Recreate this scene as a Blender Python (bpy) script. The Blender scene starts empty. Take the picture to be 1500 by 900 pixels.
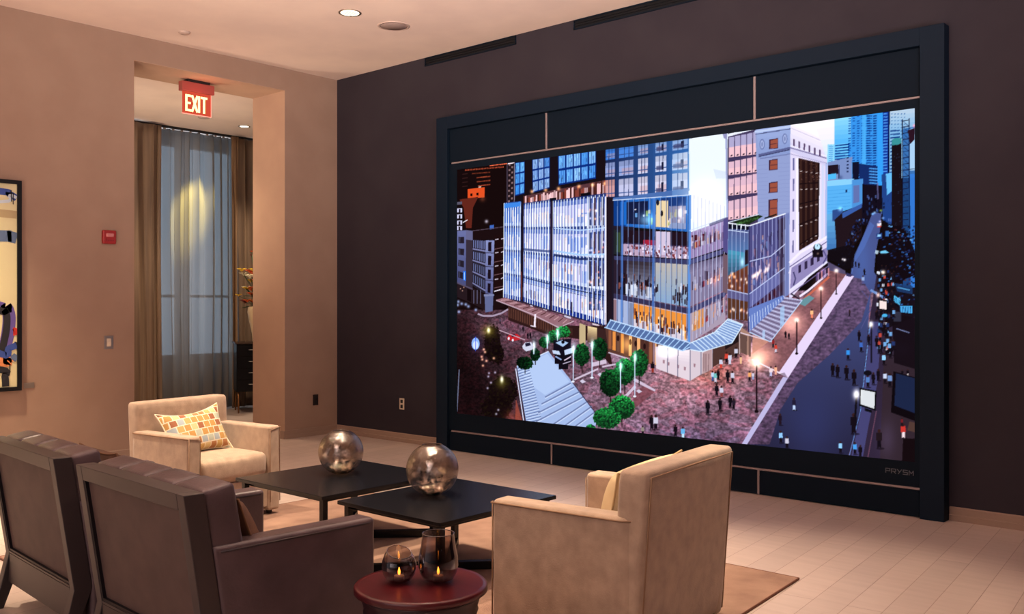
import bpy, math, random
from mathutils import Vector, Matrix
# ---------------------------------------------------------------- the picture shown on the video wall
import numpy as np
CW, CH = 1720, 960
GW, GH = 860, 480
def homography(src, dst):
    A = []
    for (x, y), (u, v) in zip(src, dst):
        A.append([x, y, 1, 0, 0, 0, -u*x, -u*y]); A.append([0, 0, 0, x, y, 1, -v*x, -v*y])
    h = np.linalg.solve(np.array(A, float), np.array(dst, float).ravel())
    return np.append(h, 1).reshape(3, 3)
HM = homography([(668, 249), (1338, 159), (1342, 675), (670, 608)], [(0, 0), (CW, 0), (CW, CH), (0, CH)])
HI = np.linalg.inv(HM)
def paint_city():
    rs = np.random.RandomState(7)
    I = np.zeros((CH, CW, 3), np.float32); I[:] = (.085, .05, .055)
    def T(p):
        p = np.asarray(p, float).reshape(-1, 2)
        q = np.c_[p, np.ones(len(p))] @ HM.T
        return q[:, :2]/q[:, 2:]
    yy, xx = np.mgrid[0:CH, 0:CW]
    w = HI[2, 0]*xx+HI[2, 1]*yy+HI[2, 2]
    PX = (HI[0, 0]*xx+HI[0, 1]*yy+HI[0, 2])/w; PY = (HI[1, 0]*xx+HI[1, 1]*yy+HI[1, 2])/w
    def C(c): return np.array(c, np.float32)/255.
    def mask(pts):
        q = T(pts); x0, y0 = np.floor(q.min(0)).astype(int); x1, y1 = np.ceil(q.max(0)).astype(int)+1
        x0, y0, x1, y1 = max(x0, 0), max(y0, 0), min(x1, CW), min(y1, CH)
        if x0 >= x1 or y0 >= y1: return None
        X, Y = np.meshgrid(np.arange(x0, x1)+.5, np.arange(y0, y1)+.5)
        m = np.zeros(X.shape, bool)
        for (ax, ay), (bx, by) in zip(q, np.roll(q, -1, 0)):
            if ay == by: continue
            c = ((ay > Y) != (by > Y)) & (X < (bx-ax)*(Y-ay)/(by-ay)+ax); m ^= c
        return slice(y0, y1), slice(x0, x1), m
    def poly(pts, c, a=1.):
        r = mask(pts)
        if r is None: return
        s = I[r[0], r[1]]; k = r[2][..., None]*a; s[:] = s*(1-k)+C(c)*k
    def line(p, q, wd, c, a=1.):
        p = np.array(p, float); q = np.array(q, float); d = q-p; n = np.array((-d[1], d[0]))/(np.hypot(*d)+1e-6)*wd/2
        poly([p+n, q+n, q-n, p-n], c, a)
    def pline(pts, wd, c, a=1.):
        for p, q in zip(pts, pts[1:]): line(p, q, wd, c, a)
    def ell(c, rx, ry, col, a=1., rot=0):
        t = np.linspace(0, 2*np.pi, 14)[:-1]; x = np.cos(t)*rx; y = np.sin(t)*ry
        poly(np.c_[c[0]+x*np.cos(rot)-y*np.sin(rot), c[1]+x*np.sin(rot)+y*np.cos(rot)], col, a)
    def glow(c, r, col, s=1., ry=None):
        ry = ry or r; x0, y0 = T(np.array([[c[0]-3*r, c[1]-3*ry]]))[0]; x1, y1 = T(np.array([[c[0]+3*r, c[1]+3*ry]]))[0]
        x0, y0, x1, y1 = max(int(x0)-6, 0), max(int(y0)-6, 0), min(int(x1)+6, CW), min(int(y1)+6, CH)
        if x0 >= x1 or y0 >= y1: return
        g = np.exp(-((PX[y0:y1, x0:x1]-c[0])/r)**2-((PY[y0:y1, x0:x1]-c[1])/ry)**2)[..., None]*s
        I[y0:y1, x0:x1] = I[y0:y1, x0:x1]*(1-np.clip(g, 0, 1)*.6)+C(col)*g
    def tint(pts, fn):
        r = mask(pts)
        if r is None: return
        s = I[r[0], r[1]]; n = fn(PX[r[0], r[1]], PY[r[0], r[1]]).astype(np.float32); k = r[2][..., None]
        s[:] = np.where(k, n, s)
    def vnoise(sx, sy, seed):                     # smooth value noise over the canvas
        r = np.random.RandomState(seed); nx, ny = int(CW/sx)+3, int(CH/sy)+3
        g = r.rand(ny, nx); X = xx/sx; Y = yy/sy; i = X.astype(int); j = Y.astype(int); fx = X-i; fy = Y-j
        return ((g[j, i]*(1-fx)+g[j, i+1]*fx)*(1-fy)+(g[j+1, i]*(1-fx)+g[j+1, i+1]*fx)*fy)
    N1 = vnoise(9, 5, 1)*.6+vnoise(4, 3, 2)*.4; N2 = vnoise(60, 40, 3); N3 = vnoise(22, 12, 4)
    def B(q, u, v):
        (a, b, c, d) = [np.array(p, float) for p in q]
        return (a*(1-u)+b*u)*(1-v)+(d*(1-u)+c*u)*v
    def cell(q, u0, v0, u1, v1, col, a=1.): poly([B(q, u0, v0), B(q, u1, v0), B(q, u1, v1), B(q, u0, v1)], col, a)
    def grad(q, c0, c1, n=12, vert=True, a=1.):
        for i in range(n):
            c = np.array(c0)*(1-(i+.5)/n)+np.array(c1)*(i+.5)/n
            if vert: cell(q, 0, i/n, 1, (i+1)/n+.002, c, a)
            else: cell(q, i/n, 0, (i+1)/n+.002, 1, c, a)
    # ground: brick plaza, dim on the left, pink under the lamps, street blue on the right
    def ground(X, Y):
        n = N1[:, :]
        return None
    base = np.zeros_like(I)
    k = np.clip((PX-690)/200, 0, 1)[..., None]
    base[:] = C((66, 42, 50))*(1-k)+C((138, 108, 128))*k
    kb = np.exp(-((PX-690)/65)**2-((PY-590)/75)**2)[..., None]; base = base*(1-.85*kb)+C((24, 10, 12))*.85*kb
    kb = np.exp(-((PX-672)/22)**2-((PY-530)/60)**2)[..., None]; base = base*(1-.8*kb)+C((26, 12, 14))*.8*kb
    kb = np.exp(-((PX-1040)/60)**2-((PY-545)/26)**2)[..., None]; base = base*(1-.7*kb)+C((200, 130, 108))*.6*kb
    kb = np.exp(-((PX-980)/60)**2-((PY-575)/30)**2)[..., None]; base = base*(1-.5*kb)+C((190, 140, 150))*.5*kb
    kb = np.exp(-((PX-745)/40)**2-((PY-480)/22)**2)[..., None]; base = base*(1-.6*kb)+C((128, 96, 116))*.6*kb
    kb = np.exp(-((PX-1010)/120)**2-((PY-655)/30)**2)[..., None]; base = base*(1-.6*kb)+C((92, 80, 118))*.6*kb
    tex = (.45+1.1*N1)[..., None]*(.85+.3*N2)[..., None]
    red = (N3 > .55)[..., None]
    base = base*tex*.97; base = np.where(red, base*np.array((1.05, .94, .95)), base)
    sel = (PY > 425)[..., None]; I[:] = np.where(sel, base, I)
    # ---- far left: dark office block, orange lit floors, small masonry blocks
    poly([(660, 240), (750, 225), (750, 455), (660, 455)], (27, 13, 14))
    for a, b, c in (((716, 243), (742, 240), 235), ((680, 250), (738, 245), 215), ((690, 255), (717, 253), 110), ((697, 261), (717, 259), 150), ((697, 267), (717, 265), 130), ((699, 273), (717, 271), 160)):
        for t in np.arange(0, 1, .04):
            p = np.array(a)*(1-t)+np.array(b)*t; q = np.array(a)*(1-t-.032)+np.array(b)*(t+.032)
            g = c*(.75+.4*rs.rand()); line(p, p+(1.1, -.1), 2.0 if c > 200 else 1.7, (g, g*.47, g*.32))
    for y in (256, 262, 268, 274): line((676, y), (684, y-1), 1, (60, 34, 34))
    poly([(684, 278), (709, 275), (709, 290), (684, 291)], (222, 88, 42)); poly([(688, 284), (691, 284), (691, 288), (688, 288)], (25, 10, 10)); poly([(697, 283), (700, 283), (700, 287), (697, 287)], (25, 10, 10))
    poly([(672, 293), (700, 289), (692, 305), (690, 335), (682, 335), (678, 305)], (105, 44, 34)); glow((706, 292), 4, (110, 60, 40), .7)
    line((700, 275), (704, 274.5), 1.5, (250, 220, 200))
    poly([(668, 297), (676, 296), (676, 300), (668, 301)], (95, 92, 110))
    for y in (306, 315, 324, 332): poly([(668, y), (676, y), (676, y+6), (668, y+6)], (205, 205, 232)); poly([(671, y+1), (673.5, y+1), (673.5, y+7), (671, y+7)], (30, 18, 30))
    line((677, 327), (684, 323), 1.3, (230, 225, 235)); glow((712, 325), 2.5, (190, 190, 210), .9); poly([(717, 331), (723, 330), (723, 336), (717, 337)], (70, 110, 190))
    # blocks below
    q = [(668, 339), (682, 338), (682, 420), (668, 414)]; grad(q, (112, 118, 165), (80, 84, 128))
    for r_ in range(4): cell(q, .2, .12+.22*r_, .8, .24+.22*r_, (44, 36, 50)); cell(q, .27, .13+.22*r_, .4, .23+.22*r_, (70, 68, 90))
    poly([(678, 398), (682, 398), (682, 413), (678, 411)], (50, 120, 225)); line((680, 400), (680, 411), .9, (190, 225, 255))
    poly([(682, 338), (692, 339), (692, 442), (682, 436)], (62, 52, 66)); poly([(682, 338), (692, 339), (692, 353), (682, 352)], (108, 108, 145))
    poly([(668, 414), (692, 424), (692, 446), (668, 436)], (44, 30, 36)); poly([(684, 424), (690, 426), (690, 444), (684, 441)], (24, 12, 16)); line((668, 415), (700, 428), 2, (92, 84, 108))
    poly([(692, 340), (724, 336), (738, 333), (738, 352), (692, 352)], (34, 18, 20)); line((692, 339), (738, 333), 1, (96, 80, 96))
    q = [(692, 352), (711, 353), (711, 432), (692, 420)]; poly(q, (44, 38, 52))
    for r_ in range(4):
        for c_ in range(6):
            g = 150-14*r_+rs.randint(-8, 20); cell(q, .05+c_*.16, .01+r_*.245, .11+c_*.16, .17+r_*.245, (g*.86, g*.93, g*1.28))
        cell(q, 0, .185+r_*.245, 1, .215+r_*.245, (128, 130, 172))
    q = [(711, 353), (724, 353), (722, 435), (711, 433)]; grad(q, (142, 150, 196), (96, 100, 145))
    for r_ in range(4): cell(q, .3, .03+.25*r_, .68, .2+.25*r_, (34, 22, 34)); cell(q, 0, .22+.25*r_, 1, .235+.25*r_, (60, 56, 80))
    q = [(724, 346), (738, 342), (738, 430), (724, 428)]; poly(q, (36, 17, 18))
    for r_ in range(4): line((725, 352+r_*19.5), (730, 351+r_*19.5), 1.4, (200, 190, 205)); line((734, 351+r_*19.5), (738, 350+r_*19), 1.4, (200, 190, 205)); line((724, 366+r_*19), (738, 363+r_*19), 1, (120, 90, 96))
    line((724, 428), (738, 424), 1.5, (230, 226, 240))
    poly([(692, 422), (711, 434), (711, 456), (692, 446)], (40, 26, 30))
    for x in (694, 699, 704): line((x, 426), (x, 446), 1.3, (95, 92, 118))
    poly([(710, 434), (723, 433), (722, 457), (711, 459)], (104, 112, 152)); line((709, 434), (724, 433), 3, (130, 136, 172))
    poly([(723, 435), (740, 430), (740, 450), (723, 456)], (34, 18, 20))
    pline([(700, 461), (708, 464), (722, 464), (735, 460), (745, 454)], 2.5, (172, 156, 178))
    for x, y in ((671, 443), (676, 446), (686, 450), (670, 448), (682, 447), (672, 458), (697, 455)): glow((x, y), 2.2, (170, 200, 255), .8)
    for x, y in ((674, 424), (679, 422), (677, 427)): glow((x, y), .9, (240, 190, 160), .8)
    # ---- upper residential facade
    poly([(742, 240), (890, 215), (890, 300), (742, 300)], (30, 20, 27))
    q = [(743, 241), (753, 240), (753, 301), (742, 302)]; poly(q, (40, 28, 34))
    for i in range(16): cell(q, .15+.4*(i % 2), i/16, .4+.4*(i % 2), i/16+.045, (140, 112, 116)); line((742, 241), (742.5, 301), .8, (100, 88, 110)); line((753, 240), (753, 301), .9, (150, 140, 160))
    line((743, 240.5), (753, 239), 1.4, (235, 220, 230))
    def winblock(q, nc, nr, c0, c1, fr=(14, 50, 130)):
        poly(q, fr)
        for i in range(nc):
            for j in range(nr):
                t = rs.rand(); col = np.array(c0)*(1-t)+np.array(c1)*t
                u0, u1, v0, v1 = (i+.1)/nc, (i+.9)/nc, (j+.06)/nr, (j+.9)/nr
                cell(q, u0, v0, u1, v1, col)
                for s in (.33, .66): cell(q, u0+(u1-u0)*s, v0, u0+(u1-u0)*s+.012, v1, (30, 80, 170), .8)
                for kk in range(4):
                    a, b = rs.rand(2); cell(q, u0+(u1-u0)*a*.8, v0+(v1-v0)*b*.6, u0+(u1-u0)*(a*.8+.15), v0+(v1-v0)*(b*.6+.3), np.array(col)*(1.25 if rs.rand() > .4 else .6), .6)
    winblock([(754, 239), (768, 237), (768, 284), (754, 288)], 2, 3, (60, 140, 225), (110, 175, 235))
    winblock([(779, 234), (805, 230), (805, 276), (780, 283)], 3, 3, (70, 135, 215), (150, 180, 225))
    winblock([(817, 228), (873, 220), (873, 262), (818, 272)], 5, 2, (75, 150, 230), (150, 195, 240))
    q = [(766, 288), (888, 264), (888, 290), (766, 302)]; poly(q, (96, 60, 66))
    for i in range(46):
        u = i/46; g = rs.choice([70, 120, 190, 235, 250]); wv = rs.uniform(.2, .45)
        cell(q, u, .3*rs.rand(), u+.02, 1, (g, g*.82, g*.84) if g > 150 else (g*1.2, g*.6, g*.5))
    for x in (779, 799, 818, 848, 868, 886): glow((x, 281-(x-779)*.11), 2.6, (255, 190, 130), .9)
    poly([(851, 284), (865, 282), (865, 290), (851, 291)], (20, 16, 24)); poly([(805, 291), (815, 290), (815, 297), (805, 297)], (24, 20, 30))
    # grid facade to the right
    q = [(887, 217), (1011, 196), (1011, 286), (887, 293)]; grad(q, (34, 48, 92), (58, 112, 180), 16, False)
    cols = [(0, .11), (.16, .33), (.385, .5), (.59, .72), (.79, .97)]
    rows = [(-.05, .16, .1), (.19, .53, .12), (.58, .96, 0)]
    for i, (u0, u1) in enumerate(cols):
        for j in range(3):
            v0 = [.01, .30, .63][j]; v1 = [.24, .57, .95][j]
            t = i/4
            col = [(70, 130, 215), (150, 165, 215), (196, 196, 228)][j] if i < 2 else [(120, 150, 205), (205, 205, 232), (218, 208, 230)][j]
            col = np.array(col)*(1-t*.3)+np.array((200, 225, 250))*t*.3
            if i == 0 and j == 2: col = (210, 160, 160)
            cell(q, u0, v0, u1, v1, col)
            cell(q, u0, v0+(v1-v0)*.0, u1, v0+(v1-v0)*.35, np.array(col)*.8, .5)
            if rs.rand() > .3: cell(q, u0+(u1-u0)*.2, v0+(v1-v0)*.5, u1, v1-(v1-v0)*.1, (205, 160, 165), .45)
            for s in (.36, .68): cell(q, u0+(u1-u0)*s-.003, v0, u0+(u1-u0)*s+.004, v1, (38, 54, 104))
            cell(q, u0, v1-.07, u1, v1-.055, (60, 90, 150))
            if i > 2: cell(q, u0+(u1-u0)*.55, v0+(v1-v0)*.4, u0+(u1-u0)*.75, v1-.03, (30, 34, 66)); cell(q, u0+.01, v1-.1, u1-.05, v1-.03, (70, 70, 110), .7)
    poly([(887, 292), (1011, 276), (1011, 286), (887, 296)], (82, 116, 176)); line((887, 297), (1011, 287), 1, (160, 190, 230))
    # white hazy tower at the middle
    poly([(1009, 204), (1066, 190), (1066, 340), (1011, 340)], (232, 240, 252)); grad([(1009, 280), (1064, 280), (1064, 336), (1011, 336)], (228, 240, 252), (196, 214, 240))
    grad([(985, 226), (1012, 222), (1012, 290), (985, 290)], (140, 190, 240), (225, 238, 252), 8, False, .35)
    poly([(1045, 248), (1064, 252), (1064, 262), (1049, 262)], (216, 226, 242)); line((1040, 290), (1040, 297), 2, (200, 214, 236))
    line((1063.5, 194), (1066, 330), 2.6, (160, 166, 206)); line((1067, 198), (1068, 328), .8, (250, 250, 255)); poly([(1058, 196), (1065, 194), (1064, 205), (1060, 203)], (150, 150, 190))
    # ---- left curtain-wall block with white fins
    def finblock(x0, x1, t0, t1, b0, b1, sp, bright):
        q = [(x0, t0), (x1, t1), (x1, b1), (x0, b0)]; poly(q, (206, 204, 238) if bright else (100, 140, 215))
        nf = 4
        for i in range(60):
            u = rs.rand(); f = rs.randint(nf); v = (f+.25+.4*rs.rand())/nf
            col = [(252, 240, 248), (255, 228, 215), (230, 232, 255), (120, 150, 220)][rs.randint(4)]
            cell(q, u, v, min(u+.05+.1*rs.rand(), 1), v+.12, col, .75)
        for f in range(nf):
            cell(q, 0, f/nf, 1, f/nf+.045, (60, 92, 176), .6); cell(q, 0, f/nf-.02, 1, f/nf+.004, (34, 54, 118), .85)
            cell(q, 0, f/nf+.2, 1, f/nf+.235, (225, 235, 255), .6)
        cell(q, 0, .80, 1, .806, (40, 50, 100)); cell(q, 0, .955, 1, 1, (30, 52, 140))
        if x1-x0 > 30:
            for i in range(26): u = rs.rand(); v = rs.choice([.52, .56, .86, .88]); cell(q, u, v, u+.025, v+.05+.05*rs.rand(), [(40, 28, 52), (100, 66, 84), (190, 120, 90)][rs.randint(3)], .8)
        x = x0
        while x < x1-.5:
            u = (x-x0)/(x1-x0); p = B(q, u, -.012); r_ = B(q, u, 1.0); line(p+(1.4, 0), r_+(1.4, 0), 1.1, (50, 80, 170), .75); line(p, r_, 1.15, (232, 242, 255)); x += sp(u)
    finblock(738, 763, 300, 298, 437, 443, lambda u: 3.4, False)
    poly([(738, 299), (762, 296), (762, 303), (738, 306)], (70, 140, 225))
    finblock(766.5, 806, 301, 296, 442, 456, lambda u: 3.4+u*.8, True)
    finblock(810, 888, 297, 287, 455, 478, lambda u: 3.9+u*2.6, True)
    # the right bays of the block are dark inside
    for f in range(4):
        y0 = [291, 341, 383, 428][f]; y1 = [331, 374, 420, 455][f]
        for x in (862, 868, 874, 880): poly([(x+.9, y0-(x-862)*.1), (x+5, y0-(x-862)*.14), (x+5, y1), (x+.9, y1)], [(34, 34, 62), (46, 60, 110), (70, 44, 60)][rs.randint(3)], .85)
        for i in range(7): x = 858+rs.rand()*28; y = y0+(y1-y0)*(.4+.5*rs.rand()); glow((x, y), 1.6, [(255, 200, 150), (235, 225, 240), (255, 150, 120)][rs.randint(3)], .8)
    pline([(812, 335), (850, 338), (888, 334)], 1.6, (190, 214, 250)); pline([(812, 368), (850, 374), (888, 373)], 2.4, (170, 204, 245)); pline([(812, 374), (850, 380), (888, 380)], 3.5, (30, 42, 90), .75)
    pline([(812, 418), (850, 427), (888, 434)], 1.2, (30, 36, 70)); pline([(766, 366), (806, 369)], 3.4, (52, 66, 120), .7); pline([(766, 407), (806, 417)], 1.1, (40, 50, 100))
    for x in (863, 869.5, 876, 882.5, 887): line((x, 289), (x, 476-(888-x)*.3), 1.3, (226, 232, 250))
    poly([(763, 299), (767, 298), (767, 444), (763, 441)], (36, 26, 40)); poly([(806, 296), (810, 295), (810, 457), (806, 455)], (46, 34, 60)); line((764, 399), (764.5, 440), 1.4, (120, 60, 55))
    pline([(738, 438), (765, 443), (808, 456), (888, 478)], 1.6, (40, 36, 60))
    poly([(888, 289), (898, 290), (899, 478), (889, 478)], (38, 26, 38)); line((888, 288), (889, 476), 1.3, (235, 225, 240))
    # brown entrance canopy left, dark wall beneath
    poly([(745, 448), (836, 478), (888, 478), (900, 540), (865, 500), (800, 490), (745, 470)], (54, 30, 30))
    poly([(745, 450), (778, 460), (840, 482), (840, 492), (800, 487), (745, 466)], (70, 42, 38))
    for i in range(26): x = 746+i*3.4; line((x, 452+i*1.15), (x, 466+i*1.2), .8, (112, 72, 60))
    poly([(727, 440), (740, 437), (842, 471), (820, 481)], (152, 112, 122))
    for i in range(16): t = i/15.; line((734+t*98, 441+t*36), (746+t*92, 440+t*31), 1.2, (86, 50, 50) if i % 2 else (196, 158, 164))
    pline([(727, 441), (780, 461), (820, 481), (842, 471)], 1.5, (196, 170, 184)); line((785, 461), (784, 480), 2.6, (236, 226, 240)); line((778, 478), (786, 480), 1.4, (230, 220, 235))
    poly([(850, 474), (859, 477), (859, 506), (850, 504)], (196, 176, 140)); grad([(862, 478), (876, 481), (876, 505), (862, 502)], (236, 214, 165), (96, 66, 56), 10); poly([(876, 481), (890, 484), (893, 520), (876, 512)], (64, 40, 40))
    # ---- central glass corner building
    L = lambda x, a, b: a+(b-a)*(x-898)/(1011-898)
    def band(a0, a1, b0, b1, col, c2=None):            # a: left x 898, b: corner x 1011, then up to x 1060
        poly([(898, a0), (1011, b0), (1011, b1), (898, a1)], col)
    # floors: list (top left, top corner, bottom left, bottom corner, right top, right bottom)
    F = [(294, 286, 331, 340, 300, 322), (337, 341, 373, 380, 322, 362), (381, 388, 429, 450, 374, 424), (436, 460, 478, 503, 438, 470)]
    for k_, (a, b, c, d, e, g) in enumerate(F):
        poly([(898, a), (1011, b), (1011, d), (898, c)], [(46, 110, 190), (58, 44, 74), (112, 96, 120), (150, 120, 130)][k_])
        poly([(1011, b), (1064, e), (1064, g), (1011, d)], [(226, 236, 250), (160, 140, 184), (140, 130, 160), (172, 158, 178)][k_])
    q = [(898, 294), (1011, 286), (1011, 338), (898, 331)]
    cell(q, 0, 0, .17, 1, (18, 66, 140)); cell(q, .1, .08, .17, .95, (30, 110, 200)); cell(q, .18, .1, .46, .9, (26, 34, 70)); cell(q, .62, .04, .95, .8, (34, 66, 130))
    for i in range(24): u = .18+.76*rs.rand(); v = .35+.45*rs.rand(); cell(q, u, v, u+.03, v+.25*rs.rand(), [(240, 240, 250), (120, 180, 240), (245, 225, 190), (150, 170, 80)][rs.randint(4)], .8)
    glow((950, 322), 12, (150, 215, 245), .75, 9); cell(q, .56, .12, .72, .95, (232, 210, 170)); ell((964, 297), 2.2, 4.5, (30, 30, 50)); ell((970, 313), 2, 4.5, (40, 30, 30)); cell(q, .73, .3, .95, .97, (210, 190, 200), .6); glow((998, 312), 4, (255, 230, 215), .9, 9)
    q = [(898, 337), (1011, 341), (1011, 380), (898, 373)]
    cell(q, .1, 0, 1, .5, (40, 22, 34)); cell(q, .4, .35, .65, .6, (170, 40, 66)); cell(q, .12, .55, 1, 1, (196, 172, 196), .95); cell(q, .56, 0, .75, .9, (210, 196, 220)); cell(q, 0, 0, .12, 1, (40, 44, 50)); cell(q, .05, .1, .1, .9, (80, 110, 60), .6)
    for i in range(90): u = .15+.84*rs.rand(); v = .5+.45*rs.rand(); cell(q, u, v, u+.02, v+.05+.08*rs.rand(), [(250, 240, 250), (80, 44, 60), (130, 50, 50), (235, 225, 250)][rs.randint(4)], .85)
    q = [(898, 381), (1011, 388), (1011, 450), (898, 430)]
    cell(q, 0, 0, .18, 1, (48, 34, 50)); grad([B(q, .18, 0), B(q, .56, 0), B(q, .56, 1), B(q, .18, 1)], (60, 48, 56), (170, 180, 210), 10); grad([B(q, .56, 0), B(q, 1, 0), B(q, 1, 1), B(q, .56, 1)], (190, 182, 176), (140, 170, 205), 10)
    for i in range(130):
        u = .08+.9*rs.rand(); v = .34+.5*rs.rand()
        if .58 < u < .78: continue
        cell(q, u, v, u+.018, v+.1+.12*rs.rand(), [(38, 20, 30), (24, 16, 24), (60, 34, 40), (225, 225, 240), (150, 90, 80)][rs.choice(5, p=[.35, .25, .15, .15, .1])], .9)
    for i in range(12): u = .14+.4*rs.rand(); cell(q, u, .66, u+.03, .95, (220, 226, 240), .7)
    q = [(905, 437), (1011, 461), (1011, 503), (905, 478)]
    cell(q, 0, 0, .17, 1, (170, 182, 215)); cell(q, .17, 0, .96, .65, (232, 150, 66)); cell(q, .17, .6, 1, 1, (224, 216, 228), .9); cell(q, .17, .0, .23, 1, (130, 140, 170))
    for i in range(80):
        u = .22+.74*rs.rand(); v = .2+.5*rs.rand(); cell(q, u, v, u+.02, v+.12+.2*rs.rand(), [(70, 34, 40), (250, 236, 226), (120, 60, 44), (36, 24, 40), (255, 190, 110)][rs.randint(5)], .9)
    # right wing details
    for i in range(60):
        x = 1014+46*rs.rand(); f = rs.randint(1, 4); yb = [0, 366, 428, 486][f]-(x-1011)*[0, .35, .4, .6][f]; poly([(x, yb-8), (x+2, yb-9), (x+2, yb), (x, yb)], [(150, 40, 50), (240, 236, 246), (60, 36, 60), (235, 170, 120)][rs.randint(4)], .8)
    poly([(1014, 345), (1022, 344), (1022, 352), (1014, 354)], (80, 24, 40)); poly([(1028, 343), (1035, 342), (1035, 352), (1028, 354)], (90, 24, 40)); poly([(1016, 458), (1032, 452), (1032, 478), (1016, 486)], (232, 156, 72), .8)
    glow((1048, 410), 5, (210, 120, 100), .6, 9)
    # white pavilion glow at the corner top
    glow((1035, 300), 22, (235, 242, 255), .7, 26)
    # slabs
    slab = (66, 66, 106)
    poly([(898, 331), (930, 333), (930, 338), (898, 337)], (40, 32, 48))
    poly([(900, 375), (1011, 381), (1011, 388), (900, 381)], slab); poly([(1011, 381), (1060, 365), (1060, 372), (1011, 388)], (88, 88, 134))
    poly([(898, 430), (1011, 452), (1011, 460), (898, 437)], (62, 56, 88)); poly([(1011, 452), (1060, 428), (1066, 422), (1066, 430), (1060, 437), (1011, 460)], (76, 76, 118)); line((898, 438), (1011, 461), .8, (190, 190, 220))
    # mullions
    for i, x in enumerate(np.arange(905, 1011, 7.9)):
        line((x, L(x, 294, 286)), (x, L(x, 478, 503)), .9, (150, 175, 225), .65); line((x+1, L(x, 294, 286)), (x+1, L(x, 478, 503)), .8, (40, 50, 90), .6)
    for x in (912, 958): line((x, L(x, 294, 286)), (x, L(x, 478, 503)), 3.2, (84, 130, 205), .75)
    line((1011, 286), (1011, 503), 3.6, (96, 148, 220), .9); line((898, 294), (899, 478), 2.5, (36, 30, 46))
    for i in range(70):
        x = 1013+48*rs.rand(); f = rs.randint(3); y = [352, 412, 468][f]-(x-1011)*[.3, .4, .5][f]+14*rs.rand()-4; wv = .8+1.8*rs.rand(); poly([(x, y-7), (x+wv, y-7), (x+wv, y+6), (x, y+6)], [(50, 30, 48), (240, 236, 246), (96, 84, 120), (214, 150, 130), (190, 190, 220)][rs.randint(5)], .6)
    grad([(1011, 388), (1060, 374), (1060, 386), (1011, 402)], (90, 80, 110), (150, 140, 170), 5, True, .6)
    for i in range(9): x = 1017+i*5.6; line((x, 286+i*2), (x, 500-i*5.2), 1, (196, 200, 232), .85); line((x+1.3, 340), (x+1.3, 500-i*5.2), .8, (74, 70, 112), .6)
    pline([(898, 294), (1011, 286)], 1.2, (205, 220, 245)); pline([(1011, 338), (1066, 318)], 1.2, (210, 218, 240)); line((1040, 330), (1066, 320), 4, (66, 60, 100), .6)
    # ---- low glass wing on the right with green roof
    # old building pink windows
    poly([(1066, 200), (1108, 190), (1111, 330), (1067, 330)], (74, 62, 98))
    for j, (a, b) in enumerate(((202, 231), (238, 257), (263, 287), (295, 322))):
        for i in range(5):
            x0 = 1067.5+i*8.8; s = -(x0-1067)*.16; poly([(x0, a+s*1.3), (x0+7.6, a+s*1.3-1.2), (x0+7.6, b+s*.7-.6), (x0, b+s*.7)], (222, 186, 204) if j else (176, 170, 206)); poly([(x0, (a+b)/2+s), (x0+7.6, (a+b)/2+s-1), (x0+7.6, b+s*.7-.6), (x0, b+s*.7)], (238, 196, 206))
            ell((x0+4, b+s*.7-2.5), 1.8, 1, (44, 30, 48), 1, -.5)
    poly([(1066, 197), (1106, 186), (1106, 190), (1066, 201)], (232, 236, 250))
    poly([(1106, 190), (1157, 183), (1157, 345), (1157, 430), (1140, 440), (1111, 330)], (150, 162, 206)); grad([(1108, 190), (1157, 184), (1157, 225), (1110, 232)], (160, 176, 220), (140, 156, 204), 6)
    line((1105, 194), (1157, 186), 3.2, (190, 204, 236)); line((1106, 197.5), (1157, 189.5), 1.1, (66, 70, 112)); line((1111, 228), (1158, 217), 3.2, (98, 104, 150)); line((1111, 230), (1158, 219.5), 1.2, (60, 62, 100)); line((1113, 233), (1157, 226), 1.5, (120, 130, 176))
    for x, y in ((1116, 212), (1149, 204)): ell((x, y), 4, 8, (120, 132, 180)); ell((x, y), 2.6, 6, (168, 180, 220)); ell((x, y), 1.3, 3.5, (128, 140, 186))
    for x, y, h in ((1126, 205, 14), (1126, 235, 15), (1126, 268, 15), (1126, 293, 26)): poly([(x, y), (x+13, y-2), (x+13, y+h-1), (x, y+h)], (70, 40, 62)); poly([(x+2, y+1), (x+12.4, y-.5), (x+12.4, y+h-2), (x+2, y+h-1)], (160, 88, 70)); line((x+2, y+h*.5), (x+12.4, y+h*.5-1), .9, (90, 50, 60))
    for y in range(240, 330, 6): line((1110, y+3), (1125, y+2), .5, (132, 142, 190), .6); line((1140, y), (1157, y-1), .5, (132, 142, 190), .6)
    # ornate right face
    poly([(1157, 183), (1212, 208), (1213, 372), (1157, 440)], (222, 214, 240))
    grad([(1157, 183), (1212, 208), (1212, 245), (1157, 222)], (244, 236, 246), (206, 202, 234), 6)
    line((1157, 217), (1212, 233), 1.5, (120, 112, 158)); line((1157, 214), (1212, 230), 1.2, (240, 236, 250)); line((1157, 226), (1212, 240), .7, (150, 144, 184)); line((1157, 188), (1212, 211), .8, (190, 180, 214))
    for i in range(6): x = 1161+i*7.6; y = 204+i*3.1; poly([(x, y), (x+2.4, y+1), (x+2.4, y+11), (x, y+10)], (96, 74, 112))
    for x in (1162,): 
        for i in range(5): poly([(x-1, 232+i*30), (x+1.2, 232+i*30), (x+1.2, 250+i*30), (x-1, 250+i*30)], (110, 108, 158))
    line((1167, 232), (1168, 366), 3, (244, 238, 250)); line((1204.5, 242), (1204.5, 352), 3, (208, 214, 240)); line((1210, 240), (1210, 350), 3.2, (176, 190, 230)); line((1200, 242), (1201, 352), 1, (240, 240, 250))
    q = [(1169, 232), (1200, 239), (1199, 350), (1171, 367)]; poly(q, (44, 24, 26))
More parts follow.
